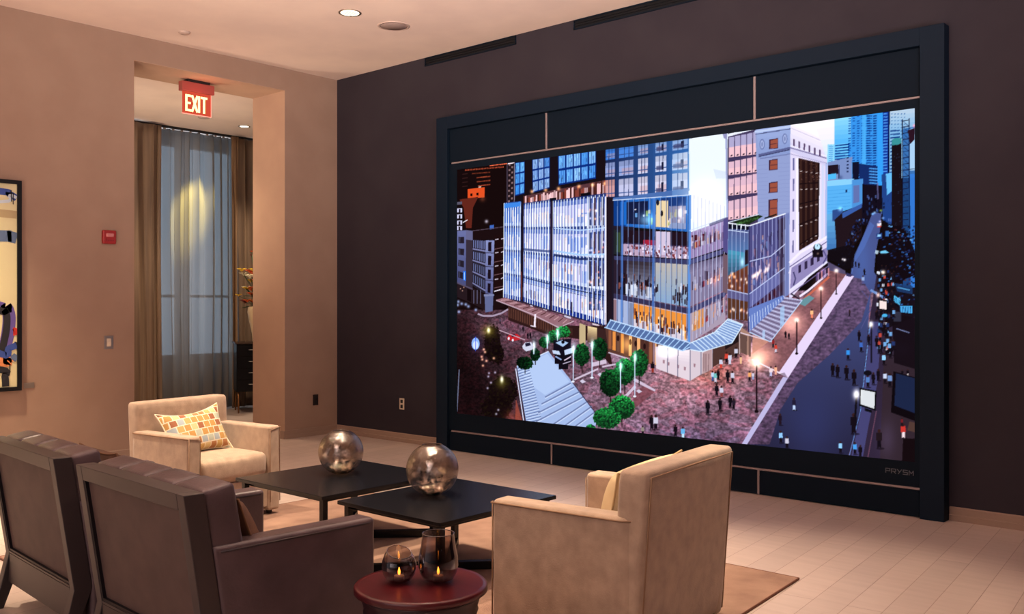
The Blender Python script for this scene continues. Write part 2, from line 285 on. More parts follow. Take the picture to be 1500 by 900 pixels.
    for i in range(4):
        cell(q, .05+i*.25, 0, .16+i*.25, 1, (84, 56, 46), .6)
        for j in range(5): p = B(q, .12+i*.25, .2*j+.14); line(p-(1.6, 0), p+(1.6, 0), 1, (205, 190, 190))
    for i in range(50): p = B(q, rs.rand(), rs.rand()*.25); line(p, p+(1, 1), .8, (130, 90, 80), .7)
    for j in range(4): line(B(q, 0, .28+j*.22), B(q, 1, .26+j*.22), 1.8, (34, 18, 22))
    pline([(1157, 385), (1172, 370), (1200, 354), (1214, 345)], 3.4, (238, 232, 248)); pline([(1157, 391), (1190, 368), (1214, 352)], 1.4, (120, 112, 156)); pline([(1155, 400), (1190, 373), (1214, 362)], 2, (226, 220, 240))
    poly([(1160, 392), (1192, 372), (1212, 362), (1212, 385), (1158, 425)], (150, 140, 186))
    for i in range(4): x = 1170+i*9; y = 389-i*5.4; poly([(x, y), (x+4, y-2.4), (x+4, y+9), (x, y+11)], (56, 44, 76))
    pline([(1158, 425), (1212, 383)], 3, (226, 222, 244)); pline([(1158, 431), (1214, 389)], 1.5, (110, 96, 140)); pline([(1163, 398), (1166, 408), (1163, 418)], 2, (80, 74, 120)); pline([(1206, 366), (1211, 376), (1206, 386)], 2, (96, 90, 140))
    ell((1198, 363), 6.5, 6.5, (30, 26, 40)); ell((1197.5, 361), 4.3, 4.3, (190, 224, 245)); line((1197.5, 361), (1197.5, 358), .7, (40, 40, 60)); poly([(1190, 366), (1205, 366), (1206, 376), (1191, 377)], (26, 18, 28)); glow((1198, 371), 1.5, (230, 190, 160), .5)
    # low wing
    poly([(1067, 327), (1098, 331), (1098, 470), (1067, 466)], (74, 84, 134)); poly([(1098, 331), (1150, 314), (1150, 434), (1098, 486)], (84, 82, 134))
    q = [(1067, 337), (1098, 340), (1098, 380), (1067, 375)]; grad(q, (92, 100, 150), (84, 130, 180)); grad([(1067, 366), (1098, 371), (1098, 398), (1067, 404)], (80, 160, 190), (60, 90, 120), 6)
    poly([(1067, 404), (1098, 388), (1098, 430), (1067, 424)], (112, 62, 44)); poly([(1067, 430), (1098, 436), (1098, 470), (1067, 466)], (96, 58, 40)); poly([(1067, 424), (1098, 430), (1098, 442), (1067, 436)], (100, 96, 140)); 
    for i in range(36): x = 1069+27*rs.rand(); y = rs.choice([400, 408, 416, 452]); glow((x, y+rs.rand()*6), 1.2, [(250, 240, 235), (250, 180, 130), (60, 30, 40)][rs.randint(3)], .9, 2.2)
    poly([(1092, 366), (1097, 366), (1097, 386), (1092, 388)], (40, 26, 40)); glow((1088, 384), 3, (215, 240, 250), .7, 7)
    for i in range(70):
        x = 1100+48*rs.rand(); y = 345+75*rs.rand()-(x-1100)*.2; wv = 1+2.2*rs.rand(); poly([(x, y), (x+wv, y-.6), (x+wv, y+5+12*rs.rand()), (x, y+6)], [(70, 60, 110), (206, 190, 220), (44, 36, 66), (170, 120, 140), (130, 160, 215), (225, 170, 150)][rs.randint(6)], .55)
    for i in range(22): x = 1101+rs.rand()*28; y = 405-(x-1100)*.65+rs.rand()*8; glow((x, y), 1.2, (250, 206, 180), .9, 2.6)
    poly([(1098, 430), (1150, 392), (1150, 412), (1098, 452)], (112, 116, 172), .85); poly([(1098, 452), (1150, 410), (1150, 434), (1098, 484)], (74, 56, 90), .85)
    for i in range(6): x = 1104+i*8; y = 452-i*6.5; ell((x, y+3), 2.4, 6, (70, 28, 44))
    poly([(1140, 322), (1150, 318), (1150, 434), (1143, 436)], (58, 44, 66), .75)
    for x in np.arange(1067, 1098, 6): line((x, 328), (x, 468), .9, (170, 184, 224), .75)
    for x in np.arange(1098, 1150, 5.6): s = (x-1098)/52; line((x, 331-17*s), (x, 486-52*s), .9, (176, 182, 228), .8)
    poly([(1067, 328), (1098, 331), (1098, 337), (1067, 335)], (24, 24, 44)); 
    for x in np.arange(1067, 1099, 6.4): line((x, 327), (x, 337), 1.4, (226, 234, 250))
    pline([(1067, 327), (1098, 331), (1151, 313)], 1.6, (236, 240, 252)); pline([(1067, 337), (1098, 341)], 1.2, (206, 220, 246)); pline([(1098, 383), (1130, 375), (1151, 357)], 1.3, (196, 204, 238)); pline([(1067, 424), (1098, 431), (1150, 392)], 1.3, (190, 200, 236)); line((1098, 331), (1098, 486), 1.8, (60, 62, 110))
    poly([(1070, 325), (1112, 315), (1118, 317), (1097, 329), (1080, 328)], (34, 52, 30)); pline([(1067, 326), (1112, 314)], 1.2, (210, 220, 236))
    for i in range(40): x = 1078+rs.rand()*34; glow((x, 327-(x-1078)*.3+rs.rand()*3), 1, (60, 96, 50), .6)
    line((1120, 320), (1138, 314), 2, (30, 34, 26)); poly([(1151, 313), (1156, 312), (1156, 432), (1151, 434)], (122, 132, 184)); poly([(1060, 322), (1067, 318), (1067, 372), (1060, 368)], (92, 84, 140)); poly([(1060, 372), (1067, 374), (1067, 430), (1060, 428)], (120, 96, 110))
    # ---- sky and distant blue towers
    poly([(1157, 183), (1157, 176), (1225, 165), (1225, 240), (1212, 234), (1212, 208)], (250, 242, 250)); grad([(1195, 190), (1222, 186), (1222, 240), (1212, 238)], (250, 238, 248), (205, 228, 248), 6)
    poly([(1211, 212), (1221, 212), (1221, 240), (1211, 240)], (150, 214, 245))
    for i in range(8): line((1213, 215+i*3), (1219, 215+i*3), 1, (80, 150, 215))
    poly([(1221, 172), (1245, 169), (1245, 235), (1221, 235)], (112, 196, 244)); poly([(1241, 170), (1302, 162), (1302, 272), (1241, 272)], (62, 152, 230))
    grad([(1221, 172), (1245, 169), (1245, 210), (1221, 212)], (150, 216, 248), (90, 180, 240), 6)
    for y in np.arange(171, 266, 3.6):
        for x in np.arange(1241, 1282, 6.2):
            if rs.rand() > .12: line((x, y), (x+3.2+rs.rand(), y-.3), 1.4, (20, 70, 150), .85)
        for x in (1268, 1277): line((x, y), (x+5, y-.4), 1.8, (16, 56, 130), .9)
    for y in np.arange(214, 240, 4): line((1222, y), (1243, y-2), 1.8, (14, 60, 140))
    poly([(1261, 168), (1267, 167), (1267, 262), (1261, 262)], (86, 180, 242), .8); poly([(1283, 166), (1291, 165), (1293, 272), (1284, 272)], (60, 162, 240)); poly([(1291, 165), (1299, 164), (1300, 256), (1292, 256)], (26, 66, 160))
    for y in np.arange(168, 255, 4.4): line((1292, y), (1298, y-.4), 1.5, (90, 160, 235)); 
    poly([(1299, 164), (1301, 164), (1301, 256), (1299, 256)], (12, 22, 66))
    poly([(1301, 164), (1338, 158), (1340, 260), (1301, 262)], (140, 186, 222)); grad([(1301, 164), (1338, 159), (1338, 200), (1301, 204)], (190, 208, 226), (120, 180, 226), 6)
    for y in np.arange(168, 258, 5):
        for x in np.arange(1303, 1322, 4.6): line((x, y), (x+2.3, y-.3), 1.3, (60, 110, 170), .8)
        if y > 188: line((1302, y), (1316, y-1.6), 1.9, (20, 60, 130), .85)
    for y in np.arange(254, 275, 4): line((1257, y), (1284, y-1), 2, (16, 44, 110))
    # middle distance
    poly([(1212, 238), (1247, 230), (1247, 265), (1212, 268)], (128, 148, 196)); poly([(1212, 243), (1227, 241), (1227, 255), (1212, 256)], (40, 26, 40)); 
    for j in range(5): line((1239, 232+j*5), (1242, 231.6+j*5), 2.2, (40, 50, 90))
    line((1228, 242), (1228, 262), 1.6, (66, 70, 112)); poly([(1247, 238), (1257, 237), (1257, 264), (1248, 264)], (22, 22, 48)); poly([(1212, 256), (1224, 254), (1224, 262), (1212, 264)], (86, 186, 240)); glow((1230, 260), 3, (20, 30, 60), .7)
    poly([(1257, 240), (1284, 244), (1284, 276), (1258, 270)], (26, 50, 110)); 
    for y in np.arange(247, 272, 4.2): line((1272, y), (1284, y+1), 1.8, (84, 160, 230)); 
    poly([(1211, 267), (1247, 263), (1247, 305), (1211, 318)], (96, 178, 236)); poly([(1211, 265), (1250, 262), (1250, 270), (1211, 273)], (142, 206, 244)); poly([(1247, 264), (1263, 262), (1262, 300), (1247, 306)], (84, 150, 214)); poly([(1249, 272), (1258, 271), (1258, 296), (1249, 298)], (104, 120, 176))
    for y in range(280, 312, 5): line((1212, y), (1245, y-3), .6, (70, 150, 214), .7)
    poly([(1238, 278), (1240.5, 278), (1240.5, 282), (1238, 282)], (30, 50, 100)); poly([(1211, 314), (1222, 312), (1224, 366), (1211, 366)], (84, 146, 206)); grad([(1211, 314), (1223, 312), (1225, 366), (1212, 366)], (110, 180, 226), (70, 120, 180), 6)
    poly([(1219, 308), (1234, 305), (1234, 322), (1219, 324)], (54, 84, 146)); poly([(1222, 322), (1235, 310), (1262, 300), (1262, 345), (1248, 362), (1226, 368)], (40, 26, 34)); poly([(1233, 312), (1262, 298), (1262, 304), (1234, 320)], (64, 100, 170)); glow((1230, 306), 3, (150, 220, 250), .7)
    poly([(1262, 270), (1290, 272), (1292, 320), (1270, 330), (1262, 330)], (26, 18, 34)); line((1284, 268), (1285, 292), 2, (120, 120, 170), .7); poly([(1290, 256), (1306, 252), (1306, 330), (1292, 322)], (40, 74, 140)); poly([(1296, 255), (1305, 253), (1305, 280), (1298, 286)], (110, 190, 240))
    for i in range(60): x = 1262+44*rs.rand(); y = 285+45*rs.rand(); poly([(x, y), (x+2, y), (x+2, y+4), (x, y+4)], [(20, 20, 44), (40, 70, 130), (90, 120, 190), (12, 10, 20)][rs.randint(4)], .7)
    # street
    street = [(1277, 312), (1290, 312), (1288, 338), (1282, 372), (1280, 398), (1290, 412), (1275, 430), (1272, 480), (1268, 540), (1262, 600), (1244, 670), (1240, 690), (1060, 690), (1092, 650), (1156, 552), (1246, 404), (1248, 384), (1262, 350)]
    def stc(X, Y):
        t = np.clip((Y-400)/250, 0, 1)[..., None]; c = C((80, 92, 146))*(1-t)+C((46, 44, 72))*t
        g = np.exp(-((X-1262)/12)**2-((Y-380)/40)**2)[..., None]; c = c*(1-.25*g)+C((92, 136, 214))*.25*g
        g = np.exp(-((X-1190)/40)**2-((Y-620)/60)**2)[..., None]; c = c*(1-.6*g)+C((58, 64, 112))*.6*g
        return c
    tint(street, stc)
    r = mask([(1247, 405), (1262, 408), (1275, 428), (1262, 470), (1215, 520), (1170, 560), (1145, 600), (1130, 650), (1092, 650), (1156, 552)])
    s = I[r[0], r[1]]; n = N1[r[0], r[1]]; x_ = (PX[r[0], r[1]]-1250)/110; k_ = (r[2]*.8)[..., None]; s[:] = s*(1-k_)+(C((112, 84, 112))*(.45+.95*n[..., None]))*k_
    poly([(1262, 350), (1274, 325), (1280, 330), (1266, 362), (1252, 384), (1248, 402), (1246, 384)], (90, 120, 190), .6)
    # right sidewalk, dim
    poly([(1284, 400), (1345, 380), (1345, 690), (1240, 690), (1262, 600), (1272, 480)], (56, 44, 66)); poly([(1276, 470), (1292, 470), (1286, 560), (1274, 620), (1262, 690), (1244, 690), (1263, 600)], (76, 74, 120)); poly([(1296, 490), (1345, 500), (1345, 690), (1290, 690)], (58, 44, 54)); poly([(1284, 400), (1345, 370), (1345, 460), (1300, 480), (1290, 430)], (30, 20, 30))
    glow((1320, 510), 16, (70, 66, 110), .5, 12); glow((1300, 640), 12, (70, 60, 84), .5, 26); line((1275, 470), (1262, 600), 1.2, (110, 150, 210)); line((1262, 600), (1244, 675), 1.2, (100, 130, 190)); line((1285, 600), (1271, 680), 1.4, (110, 74, 96)); pline([(1275, 424), (1290, 432), (1300, 440), (1300, 448)], 3.4, (120, 150, 205)); pline([(1262, 425), (1275, 440), (1276, 452), (1262, 480)], .9, (90, 90, 140))
    poly([(1304, 206), (1318, 203), (1322, 420), (1306, 420)], (30, 20, 28)); poly([(1304, 214), (1318, 211), (1318, 203), (1309, 203), (1304, 206)], (60, 140, 150)); ell((1311, 208), 6.5, 5, (64, 150, 156))
    for i in range(30): x = 1306+11*rs.rand(); y = 220+150*rs.rand(); line((x, y), (x+1.5, y), 1.4, (50, 60, 90), .7)
    poly([(1319, 190), (1338, 186), (1341, 420), (1322, 420)], (40, 96, 166), .75); poly([(1330, 190), (1338, 188), (1340, 250), (1331, 250)], (170, 205, 235)); poly([(1331, 255), (1339, 255), (1340, 420), (1333, 420)], (60, 130, 215), .9)
    for y in np.arange(178, 402, 9): line((1319.5, y), (1329, y-1), 1, (24, 26, 60)); line((1320, y), (1329, y+8), .7, (30, 50, 100))
    line((1319.5, 176), (1322, 410), 1.2, (22, 24, 56)); line((1329, 174), (1332, 410), 1.2, (22, 24, 56)); poly([(1327, 192), (1338, 188), (1337, 205), (1331, 212)], (50, 24, 40)); glow((1337, 185), 2.5, (230, 90, 100), .8)
    line((1330, 248), (1340, 248), 1, (20, 30, 60)); line((1340.5, 165), (1341, 420), 1, (200, 40, 80), .45)
    poly([(1292, 330), (1318, 330), (1330, 345), (1340, 370), (1345, 400), (1296, 420), (1285, 380)], (24, 14, 22))
    # trees / crowd / umbrellas on the right, random clutter in dusk blue
    for i in range(330):
        y = 330+120*rs.rand(); x = 1288+(y-330)*.02+50*rs.rand()
        if y < 372 and x < 1300 and rs.rand() > .4: continue
        poly([(x, y), (x+1.5+2.5*rs.rand(), y-.5), (x+2+2*rs.rand(), y+1.2+1.5*rs.rand()), (x, y+1.6)], [(18, 12, 22), (40, 56, 110), (60, 120, 200), (26, 18, 30), (110, 170, 225), (90, 50, 56), (20, 24, 50)][rs.choice(7, p=[.26, .2, .1, .2, .04, .06, .14])], .85)
    for i in range(150):
        y = 318+72*rs.rand(); x = 1262-(y-318)*.42+(rs.rand()-.6)*14; poly([(x, y), (x+2, y), (x+2, y+2.5), (x, y+2.5)], [(16, 12, 24), (40, 60, 120), (100, 140, 200), (26, 16, 26)][rs.choice(4, p=[.4, .25, .08, .27])], .8)
    poly([(1212, 366), (1244, 358), (1252, 366), (1250, 392), (1236, 394), (1226, 384), (1213, 380)], (24, 16, 24), .9); glow((1237, 380), 1.8, (250, 245, 250), 1.1); glow((1234, 379), 1.4, (250, 245, 250), .9)
    poly([(1213, 383), (1238, 396), (1240, 404), (1213, 398)], (110, 100, 140), .8)
    for p_, c_ in (((1287, 330), (255, 235, 200)), ((1288, 324), (210, 200, 230)), ((1277, 313), (120, 190, 250)), ((1289, 308), (150, 190, 90)), ((1280, 311), (160, 210, 250)), ((1292, 319), (130, 170, 220))): glow(p_, 2, c_, .9, 1.4)
    poly([(1283, 342), (1291, 341), (1291, 349), (1283, 350)], (44, 70, 130)); poly([(1284.5, 343), (1289.5, 343), (1289.5, 346), (1284.5, 346.5)], (150, 200, 240)); poly([(1296, 338), (1301, 338), (1301, 346), (1296, 346)], (60, 110, 180)); line((1290, 328), (1284, 329), 3.4, (230, 220, 230)); line((1290, 332), (1284, 332), 1.6, (200, 60, 50))
    poly([(1283, 376), (1304, 372), (1302, 394), (1284, 396)], (22, 14, 22)); poly([(1288, 368), (1296, 366), (1302, 370), (1290, 371)], (120, 200, 235)); poly([(1282, 366), (1287, 367), (1285, 372), (1281, 371)], (210, 235, 250), .8)
    # café boxes
    poly([(1307, 430), (1319, 438), (1318, 446), (1308, 440)], (90, 190, 235)); poly([(1318, 447), (1336, 447), (1336, 458), (1318, 456)], (80, 170, 225))
    for i in range(5): line((1319+i*3.5, 448), (1318.6+i*3.5, 457), .8, (30, 60, 110)); line((1309+i*2, 433+i*1.4), (1308+i*2.4, 440+i), .7, (30, 60, 110))
    poly([(1310, 414), (1336, 418), (1336, 430), (1314, 426)], (36, 70, 120), .8); line((1314, 420), (1332, 424), 1.6, (90, 160, 210)); poly([(1306, 458), (1340, 464), (1345, 540), (1310, 530)], (26, 16, 24), .9); poly([(1308, 455), (1320, 456), (1320, 470), (1309, 470)], (64, 66, 86), .8); line((1313, 480), (1332, 486), 1.4, (120, 130, 170))
    # light strips & sidewalk left of street
    def pk(X, Y):
        c = C((142, 96, 104))*(.75+.35*N1[sl[0], sl[1]])[..., None]; return c
    pth = [(1216, 396), (1242, 402), (1150, 548), (1098, 522), (1130, 498), (1174, 440)]; sl = mask(pth); tint(pth, pk)
    glow((1112, 522), 22, (255, 190, 160), .85, 17); glow((1160, 472), 18, (250, 190, 170), .75, 17); glow((1200, 425), 8, (240, 170, 150), .5, 14)
    poly([(1239, 402), (1251, 404), (1156, 553), (1142, 546)], (226, 210, 240)); poly([(1240, 399), (1250, 402), (1246, 405), (1240, 404)], (60, 56, 100))
    poly([(1149, 551), (1156, 553), (1096, 652), (1089, 650)], (190, 184, 222)); line((1103, 526), (1149, 548), 1.8, (240, 224, 236))
    poly([(1151, 545), (1156, 553), (1142, 547)], (60, 40, 60), .4)
    pline([(1213, 400), (1186, 424), (1172, 434)], 3, (236, 226, 246)); pline([(1215, 405), (1178, 438)], 3, (200, 110, 90)); poly([(1168, 443), (1186, 432), (1194, 436), (1180, 448)], (110, 150, 160)); pline([(1160, 430), (1172, 438)], 2, (30, 26, 40)); glow((1205, 396), 5, (180, 140, 190), .6)
    for i in range(8): x = 1196+i*2.4; poly([(x, 400-i), (x+2, 399-i), (x+2, 410-i), (x, 412-i)], [(110, 90, 150), (180, 150, 200), (70, 50, 90), (220, 150, 160)][i % 4], .8)
    # ---- ground floor under the glass canopies
    q = [(890, 482), (1000, 512), (960, 543), (893, 516)]; poly([(888, 480), (1011, 506), (1011, 556), (960, 535), (893, 516)], (96, 62, 54))
    for i in range(12): x = 893+i*6; h = 512+i*2.1; poly([(x, 484+i*1.6), (x+4.4, 485+i*1.6), (x+4.4, h), (x, h-1)], [(112, 80, 68), (226, 150, 80), (84, 52, 46), (236, 176, 120), (150, 96, 70)][rs.randint(5)])
    for x in (907, 925, 933, 946): ell((x, 496+(x-907)*.3), 2, 4.5, (44, 22, 24))
    glow((920, 505), 7, (255, 190, 110), .7, 12); line((893, 517), (922, 526), 1.8, (206, 190, 206)); line((960, 500), (960, 536), 3, (150, 120, 130))
    poly([(962, 508), (1013, 512), (1013, 558), (963, 540)], (222, 208, 218)); poly([(1013, 512), (1062, 490), (1062, 528), (1013, 558)], (214, 200, 210)); grad([(966, 506), (1013, 508), (1013, 535), (966, 526)], (250, 240, 246), (220, 206, 218), 6)
    for x, y in ((973, 527), (980, 530), (994, 534), (1004, 537), (1018, 532)): poly([(x, y), (x+3, y+1), (x+2.4, y+6), (x, y+5)], (140, 96, 110), .7)
    for x, y0, y1 in ((980, 510, 546), (995, 512, 552), (1013, 508, 558), (1029, 508, 549), (1046, 500, 540)): line((x, y0), (x, y1), 1.2, (120, 116, 140))
    poly([(1031, 517), (1045, 510), (1045, 541), (1031, 548)], (184, 156, 160)); 
    for x in (1033, 1036, 1040): line((x, 518), (x, 544), 1.2, (140, 112, 118))
    poly([(1046, 506), (1078, 484), (1086, 488), (1086, 518), (1062, 528), (1046, 538)], (86, 60, 56)); poly([(1064, 492), (1084, 482), (1084, 500), (1064, 512)], (40, 26, 30)); poly([(1086, 478), (1100, 488), (1100, 520), (1086, 516)], (170, 134, 120)); poly([(1086, 488), (1096, 492), (1096, 520), (1087, 516)], (110, 84, 78)); line((1100, 490), (1100, 522), 3, (120, 90, 84)); poly([(1104, 490), (1130, 498), (1104, 518)], (210, 150, 130), .8); line((1086, 487), (1132, 500), 1.3, (230, 214, 230)); line((1085, 488), (1085, 518), 1.2, (196, 176, 176))
    poly([(895, 469), (1012, 502), (1013, 512), (1000, 514), (888, 480)], (92, 116, 164)); 
    for i in range(17): t = i/16.; line((896+t*116, 470+t*33), (888+t*112+2, 480+t*33), 1.4, (170, 204, 240))
    pline([(895, 469), (1012, 502)], 1.6, (196, 220, 250)); pline([(887, 480), (1002, 514), (1013, 508)], 1.5, (180, 210, 245))
    poly([(1012, 502), (1048, 487), (1068, 467), (1090, 475), (1074, 502), (1030, 515), (1013, 512)], (130, 156, 204))
    for i in range(8): line((1015+i*5, 501-i*2.4), (1030+i*5.6, 514-i*1.8), 1.4, (206, 226, 248))
    for i in range(8): line((1049+i*2.6, 487-i*2.6), (1076+i*2, 500-i*3.4), 1.4, (206, 226, 248))
    pline([(1012, 503), (1048, 487), (1068, 467), (1090, 475), (1074, 502), (1030, 515), (1013, 512)], 1.4, (214, 232, 252)); glow((978, 516), 12, (255, 250, 252), .6, 7)
    poly([(1099, 486), (1150, 434), (1176, 439), (1130, 500)], (150, 142, 176))
    poly([(1098, 452), (1148, 432), (1150, 438), (1100, 485)], (110, 132, 196))
    for i in range(22): t = i/21.; line((1101+t*49, 484-t*48), (1130+t*45, 499-t*60), 1.2, (206, 208, 236) if i % 2 else (96, 82, 110))
    for i in range(14): t = i/13.; line((1099+t*50, 463-t*30), (1100+t*50, 484-t*48), .9, (200, 214, 244))
    pline([(1099, 486), (1130, 500), (1176, 439)], 1.4, (190, 210, 240)); poly([(1144, 450), (1150, 447), (1150, 474), (1144, 478)], (170, 200, 235), .8); poly([(1118, 484), (1122, 483), (1122, 496), (1118, 494)], (180, 205, 238), .8)
    # ---- stairs
    st = [(758, 538), (805, 516), (838, 558), (877, 609), (874, 631), (772, 622)]; poly(st, (166, 186, 226)); 
    tint([(762, 540), (803, 519), (836, 560), (800, 580), (772, 560)], lambda X, Y: C((186, 204, 238))*np.ones(X.shape+(1,), np.float32)*(.9+.12*N3[sl2[0], sl2[1]][..., None]) if False else (C((180, 200, 236))*np.ones(X.shape+(1,))))
    for i in range(21): t = i/20.; p = np.array((759.5+t*14, 541+t*80)); line(p, p+(16+6*t, -5.5), 1.1, (84, 100, 150), .85); line(p+(0, 1.6), p+(16+6*t, -3.9), .8, (226, 236, 252), .7)
    for (a, b) in (((795, 593), (843, 568)), ((790, 606), (850, 575)), ((787, 619), (857, 582)), ((812, 623), (861, 590)), ((829, 625), (869, 596)), ((843, 627), (874, 604)), ((800, 583), (838, 562))):
        line(a, b, 1.8, (112, 124, 166), .9); line((a[0], a[1]+2.2), (b[0], b[1]+2.2), 1.2, (210, 222, 245), .8)
    for i in range(9): t = i/9.; line((838+t*38, 558+t*50), (838+t*38+4, 558+t*50+5), 1.4, (66, 56, 84))
    line((758, 540), (773, 626), 1.3, (60, 52, 80)); line((756.5, 541), (770, 626), 1.4, (210, 216, 240)); line((758, 537.5), (805, 515.5), 1.2, (220, 230, 250))
    poly([(757, 585), (770, 630), (756, 630)], (170, 84, 66), .7)
    # ---- planters, paths and trees
    for a, b, wd in (((843, 557), (878, 541), 2.6), ((869, 535), (890, 530), 6), ((884, 538), (904, 534), 2.4), ((917, 583), (933, 566), 4), ((931, 556), (962, 573), 4)): line(a, b, wd, (206, 190, 210))
    poly([(930, 575), (945, 566), (962, 574), (930, 600)], (120, 66, 76), .7)
    def tree(x, y, rx, ry, lit, dk=1.):
        line((x, y), (x+.5, y+ry*1.75), 1.3, (36, 22, 24))
        ell((x, y), rx, ry, (14*dk, 34*dk, 22*dk))
        n = int(rx*ry*1.3)
        for i in range(n):
            a = rs.rand()*6.283; r0 = np.sqrt(rs.rand()); px_, py_ = x+rx*r0*np.cos(a)*1.04, y+ry*r0*np.sin(a)*1.04
            s_ = .35+.65*np.clip(.5+((px_-x)*lit[0]+(py_-y)*lit[1])/max(rx, ry)*.8, 0, 1); s_ *= (.5+.9*rs.rand())*dk
            ell((px_, py_), 1.3, 1.1, (34*s_, 128*s_, 62*s_), .85)
    for x, y in ((855, 560), (881, 550), (938, 574)): poly([(x-4, y-1), (x, y-3.5), (x+5, y), (x, y+2.5)], (206, 200, 220))
    tree(826, 487, 10, 8, (0, -.6), 1.5); tree(812, 494, 9, 9, (.2, -.6), 1.2); tree(798, 502, 7, 8, (.6, -.2), 1); tree(785, 520, 7, 9, (.6, 0), .5); tree(770, 533, 12, 9, (.7, 0), .5)
    tree(854, 520, 11, 16, (-.3, -.5), .9); tree(880, 512, 11, 16, (-.5, -.2), .75); tree(896, 561, 15, 20, (.5, -.6), .8); tree(917, 545, 14, 19, (-.2, -.5), 1.25); tree(938, 532, 13, 19, (-.4, -.3), 1.15); tree(913, 597, 18, 17, (0, -.8), 1.25); tree(892, 613, 20, 15, (.2, -.6), 1.3); tree(868, 628, 7, 5, (0, -.5), 1.2)
    # sculpture kiosk
    for x0, y0, x1, y1, c_ in ((812, 499, 838, 520, (24, 18, 34)), (814, 520, 839, 534, (20, 14, 26)), (820, 532, 834, 542, (22, 16, 28))): poly([(x0, y0), (x1, y0-2), (x1, y1), (x0, y1)], c_)
    poly([(815, 503), (825, 499), (834, 503), (826, 509)], (170, 196, 230)); poly([(810, 514), (820, 515), (823, 521), (812, 519)], (196, 210, 236)); poly([(828, 514), (840, 510), (840, 518), (829, 521)], (196, 210, 236)); line((815, 523), (824, 528), 2, (150, 170, 215)); line((828, 529), (838, 523), 1.6, (220, 200, 220)); line((826, 534), (838, 530), 1.2, (200, 190, 215)); ell((826, 502), 2.6, 2.4, (20, 14, 26))
    for x, y0, y1 in ((841.5, 507, 561), (869, 501, 555), (911, 532, 576), (932, 519, 582), (783, 503, 520), (803, 492, 512), (818, 484, 500)):
        line((x, y0), (x, y1), 1.5, (200, 216, 240)); glow((x, y0+5), 2.2, (225, 250, 255), 1.1, 6); glow((x, y0+4), 5, (120, 190, 200), .3, 9)
    for x, y in ((869, 554), (932, 581), (841, 560)): ell((x, y), 2.6, 1.4, (230, 232, 245))
    # dim trees on left with lamps in them
    for x, y, rx, ry in ((722, 505, 12, 26), (730, 520, 9, 14), (738, 575, 20, 22), (728, 600, 22, 18)):
        ell((x, y), rx, ry, (22, 10, 12), .85)
        for i in range(int(rx*ry*.5)): a = rs.rand()*6.283; r0 = np.sqrt(rs.rand()); ell((x+rx*r0*np.cos(a)*1.1, y+ry*r0*np.sin(a)*1.1), 1.6, 1.3, [(26, 14, 12), (34, 24, 14), (18, 8, 10)][rs.randint(3)], .8)
    glow((716, 486), 9, (120, 110, 40), .8, 8); glow((716, 485), 2.4, (255, 255, 215), 1.1, 4); glow((736, 562), 8, (90, 88, 30), .7, 9); glow((736, 557), 2.4, (250, 250, 225), 1.1, 5)
    for x, y in ((709, 513), (711, 517), (724, 526), (707, 528), (713, 530), (708, 537), (706, 524)): glow((x, y), 1.8, (250, 190, 160), .9)
    for x, y in ((717, 548), (726, 547), (716, 553), (720, 562), (715, 570), (731, 602), (728, 608)): glow((x, y), 1.6, (190, 190, 220), .85)
    glow((750, 612), 9, (150, 70, 50), .5, 9); ell((697, 505), 6, 9, (150, 190, 250)); ell((697, 507), 4, 6, (226, 240, 255)); line((697, 495), (697, 516), .9, (70, 90, 200)); glow((697, 505), 7, (80, 90, 200), .4, 10)
    line((673, 543), (670, 605), 1.6, (120, 130, 160), .8)
    # cars and far people on the plaza
    poly([(743, 496), (747, 491), (758, 490), (763, 494), (762, 499), (752, 501), (744, 499)], (190, 44, 54)); poly([(749, 492), (754, 490.5), (757, 493), (751, 495)], (40, 26, 50)); ell((746, 497), 1.5, 2.2, (230, 230, 245)); ell((752, 499.5), 1.5, 2, (230, 230, 245))
    poly([(766, 508), (770, 503), (779, 502), (783, 509), (781, 513), (772, 516), (767, 512)], (206, 208, 228)); poly([(770, 504), (777, 503), (779, 507), (771, 509)], (40, 36, 60))
    line((732, 485), (770, 499), 1.3, (196, 170, 186))
    def person(x, y, h, body, legs, head=(60, 36, 36)):
        wv = h*.15; ell((x+h*.08, y), h*.22, h*.06, (20, 12, 20), .5)
        poly([(x-wv*.6, y-h*.45), (x+wv*.7, y-h*.45), (x+wv*.8, y), (x+wv*.1, y-h*.1), (x-wv*.6, y)], legs); poly([(x-wv, y-h*.83), (x+wv, y-h*.83), (x+wv*1.1, y-h*.42), (x-wv, y-h*.42)], body); ell((x, y-h*.92), h*.085, h*.1, head)
    dk = (26, 18, 28); wh = (205, 203, 222); rd = (206, 74, 60)
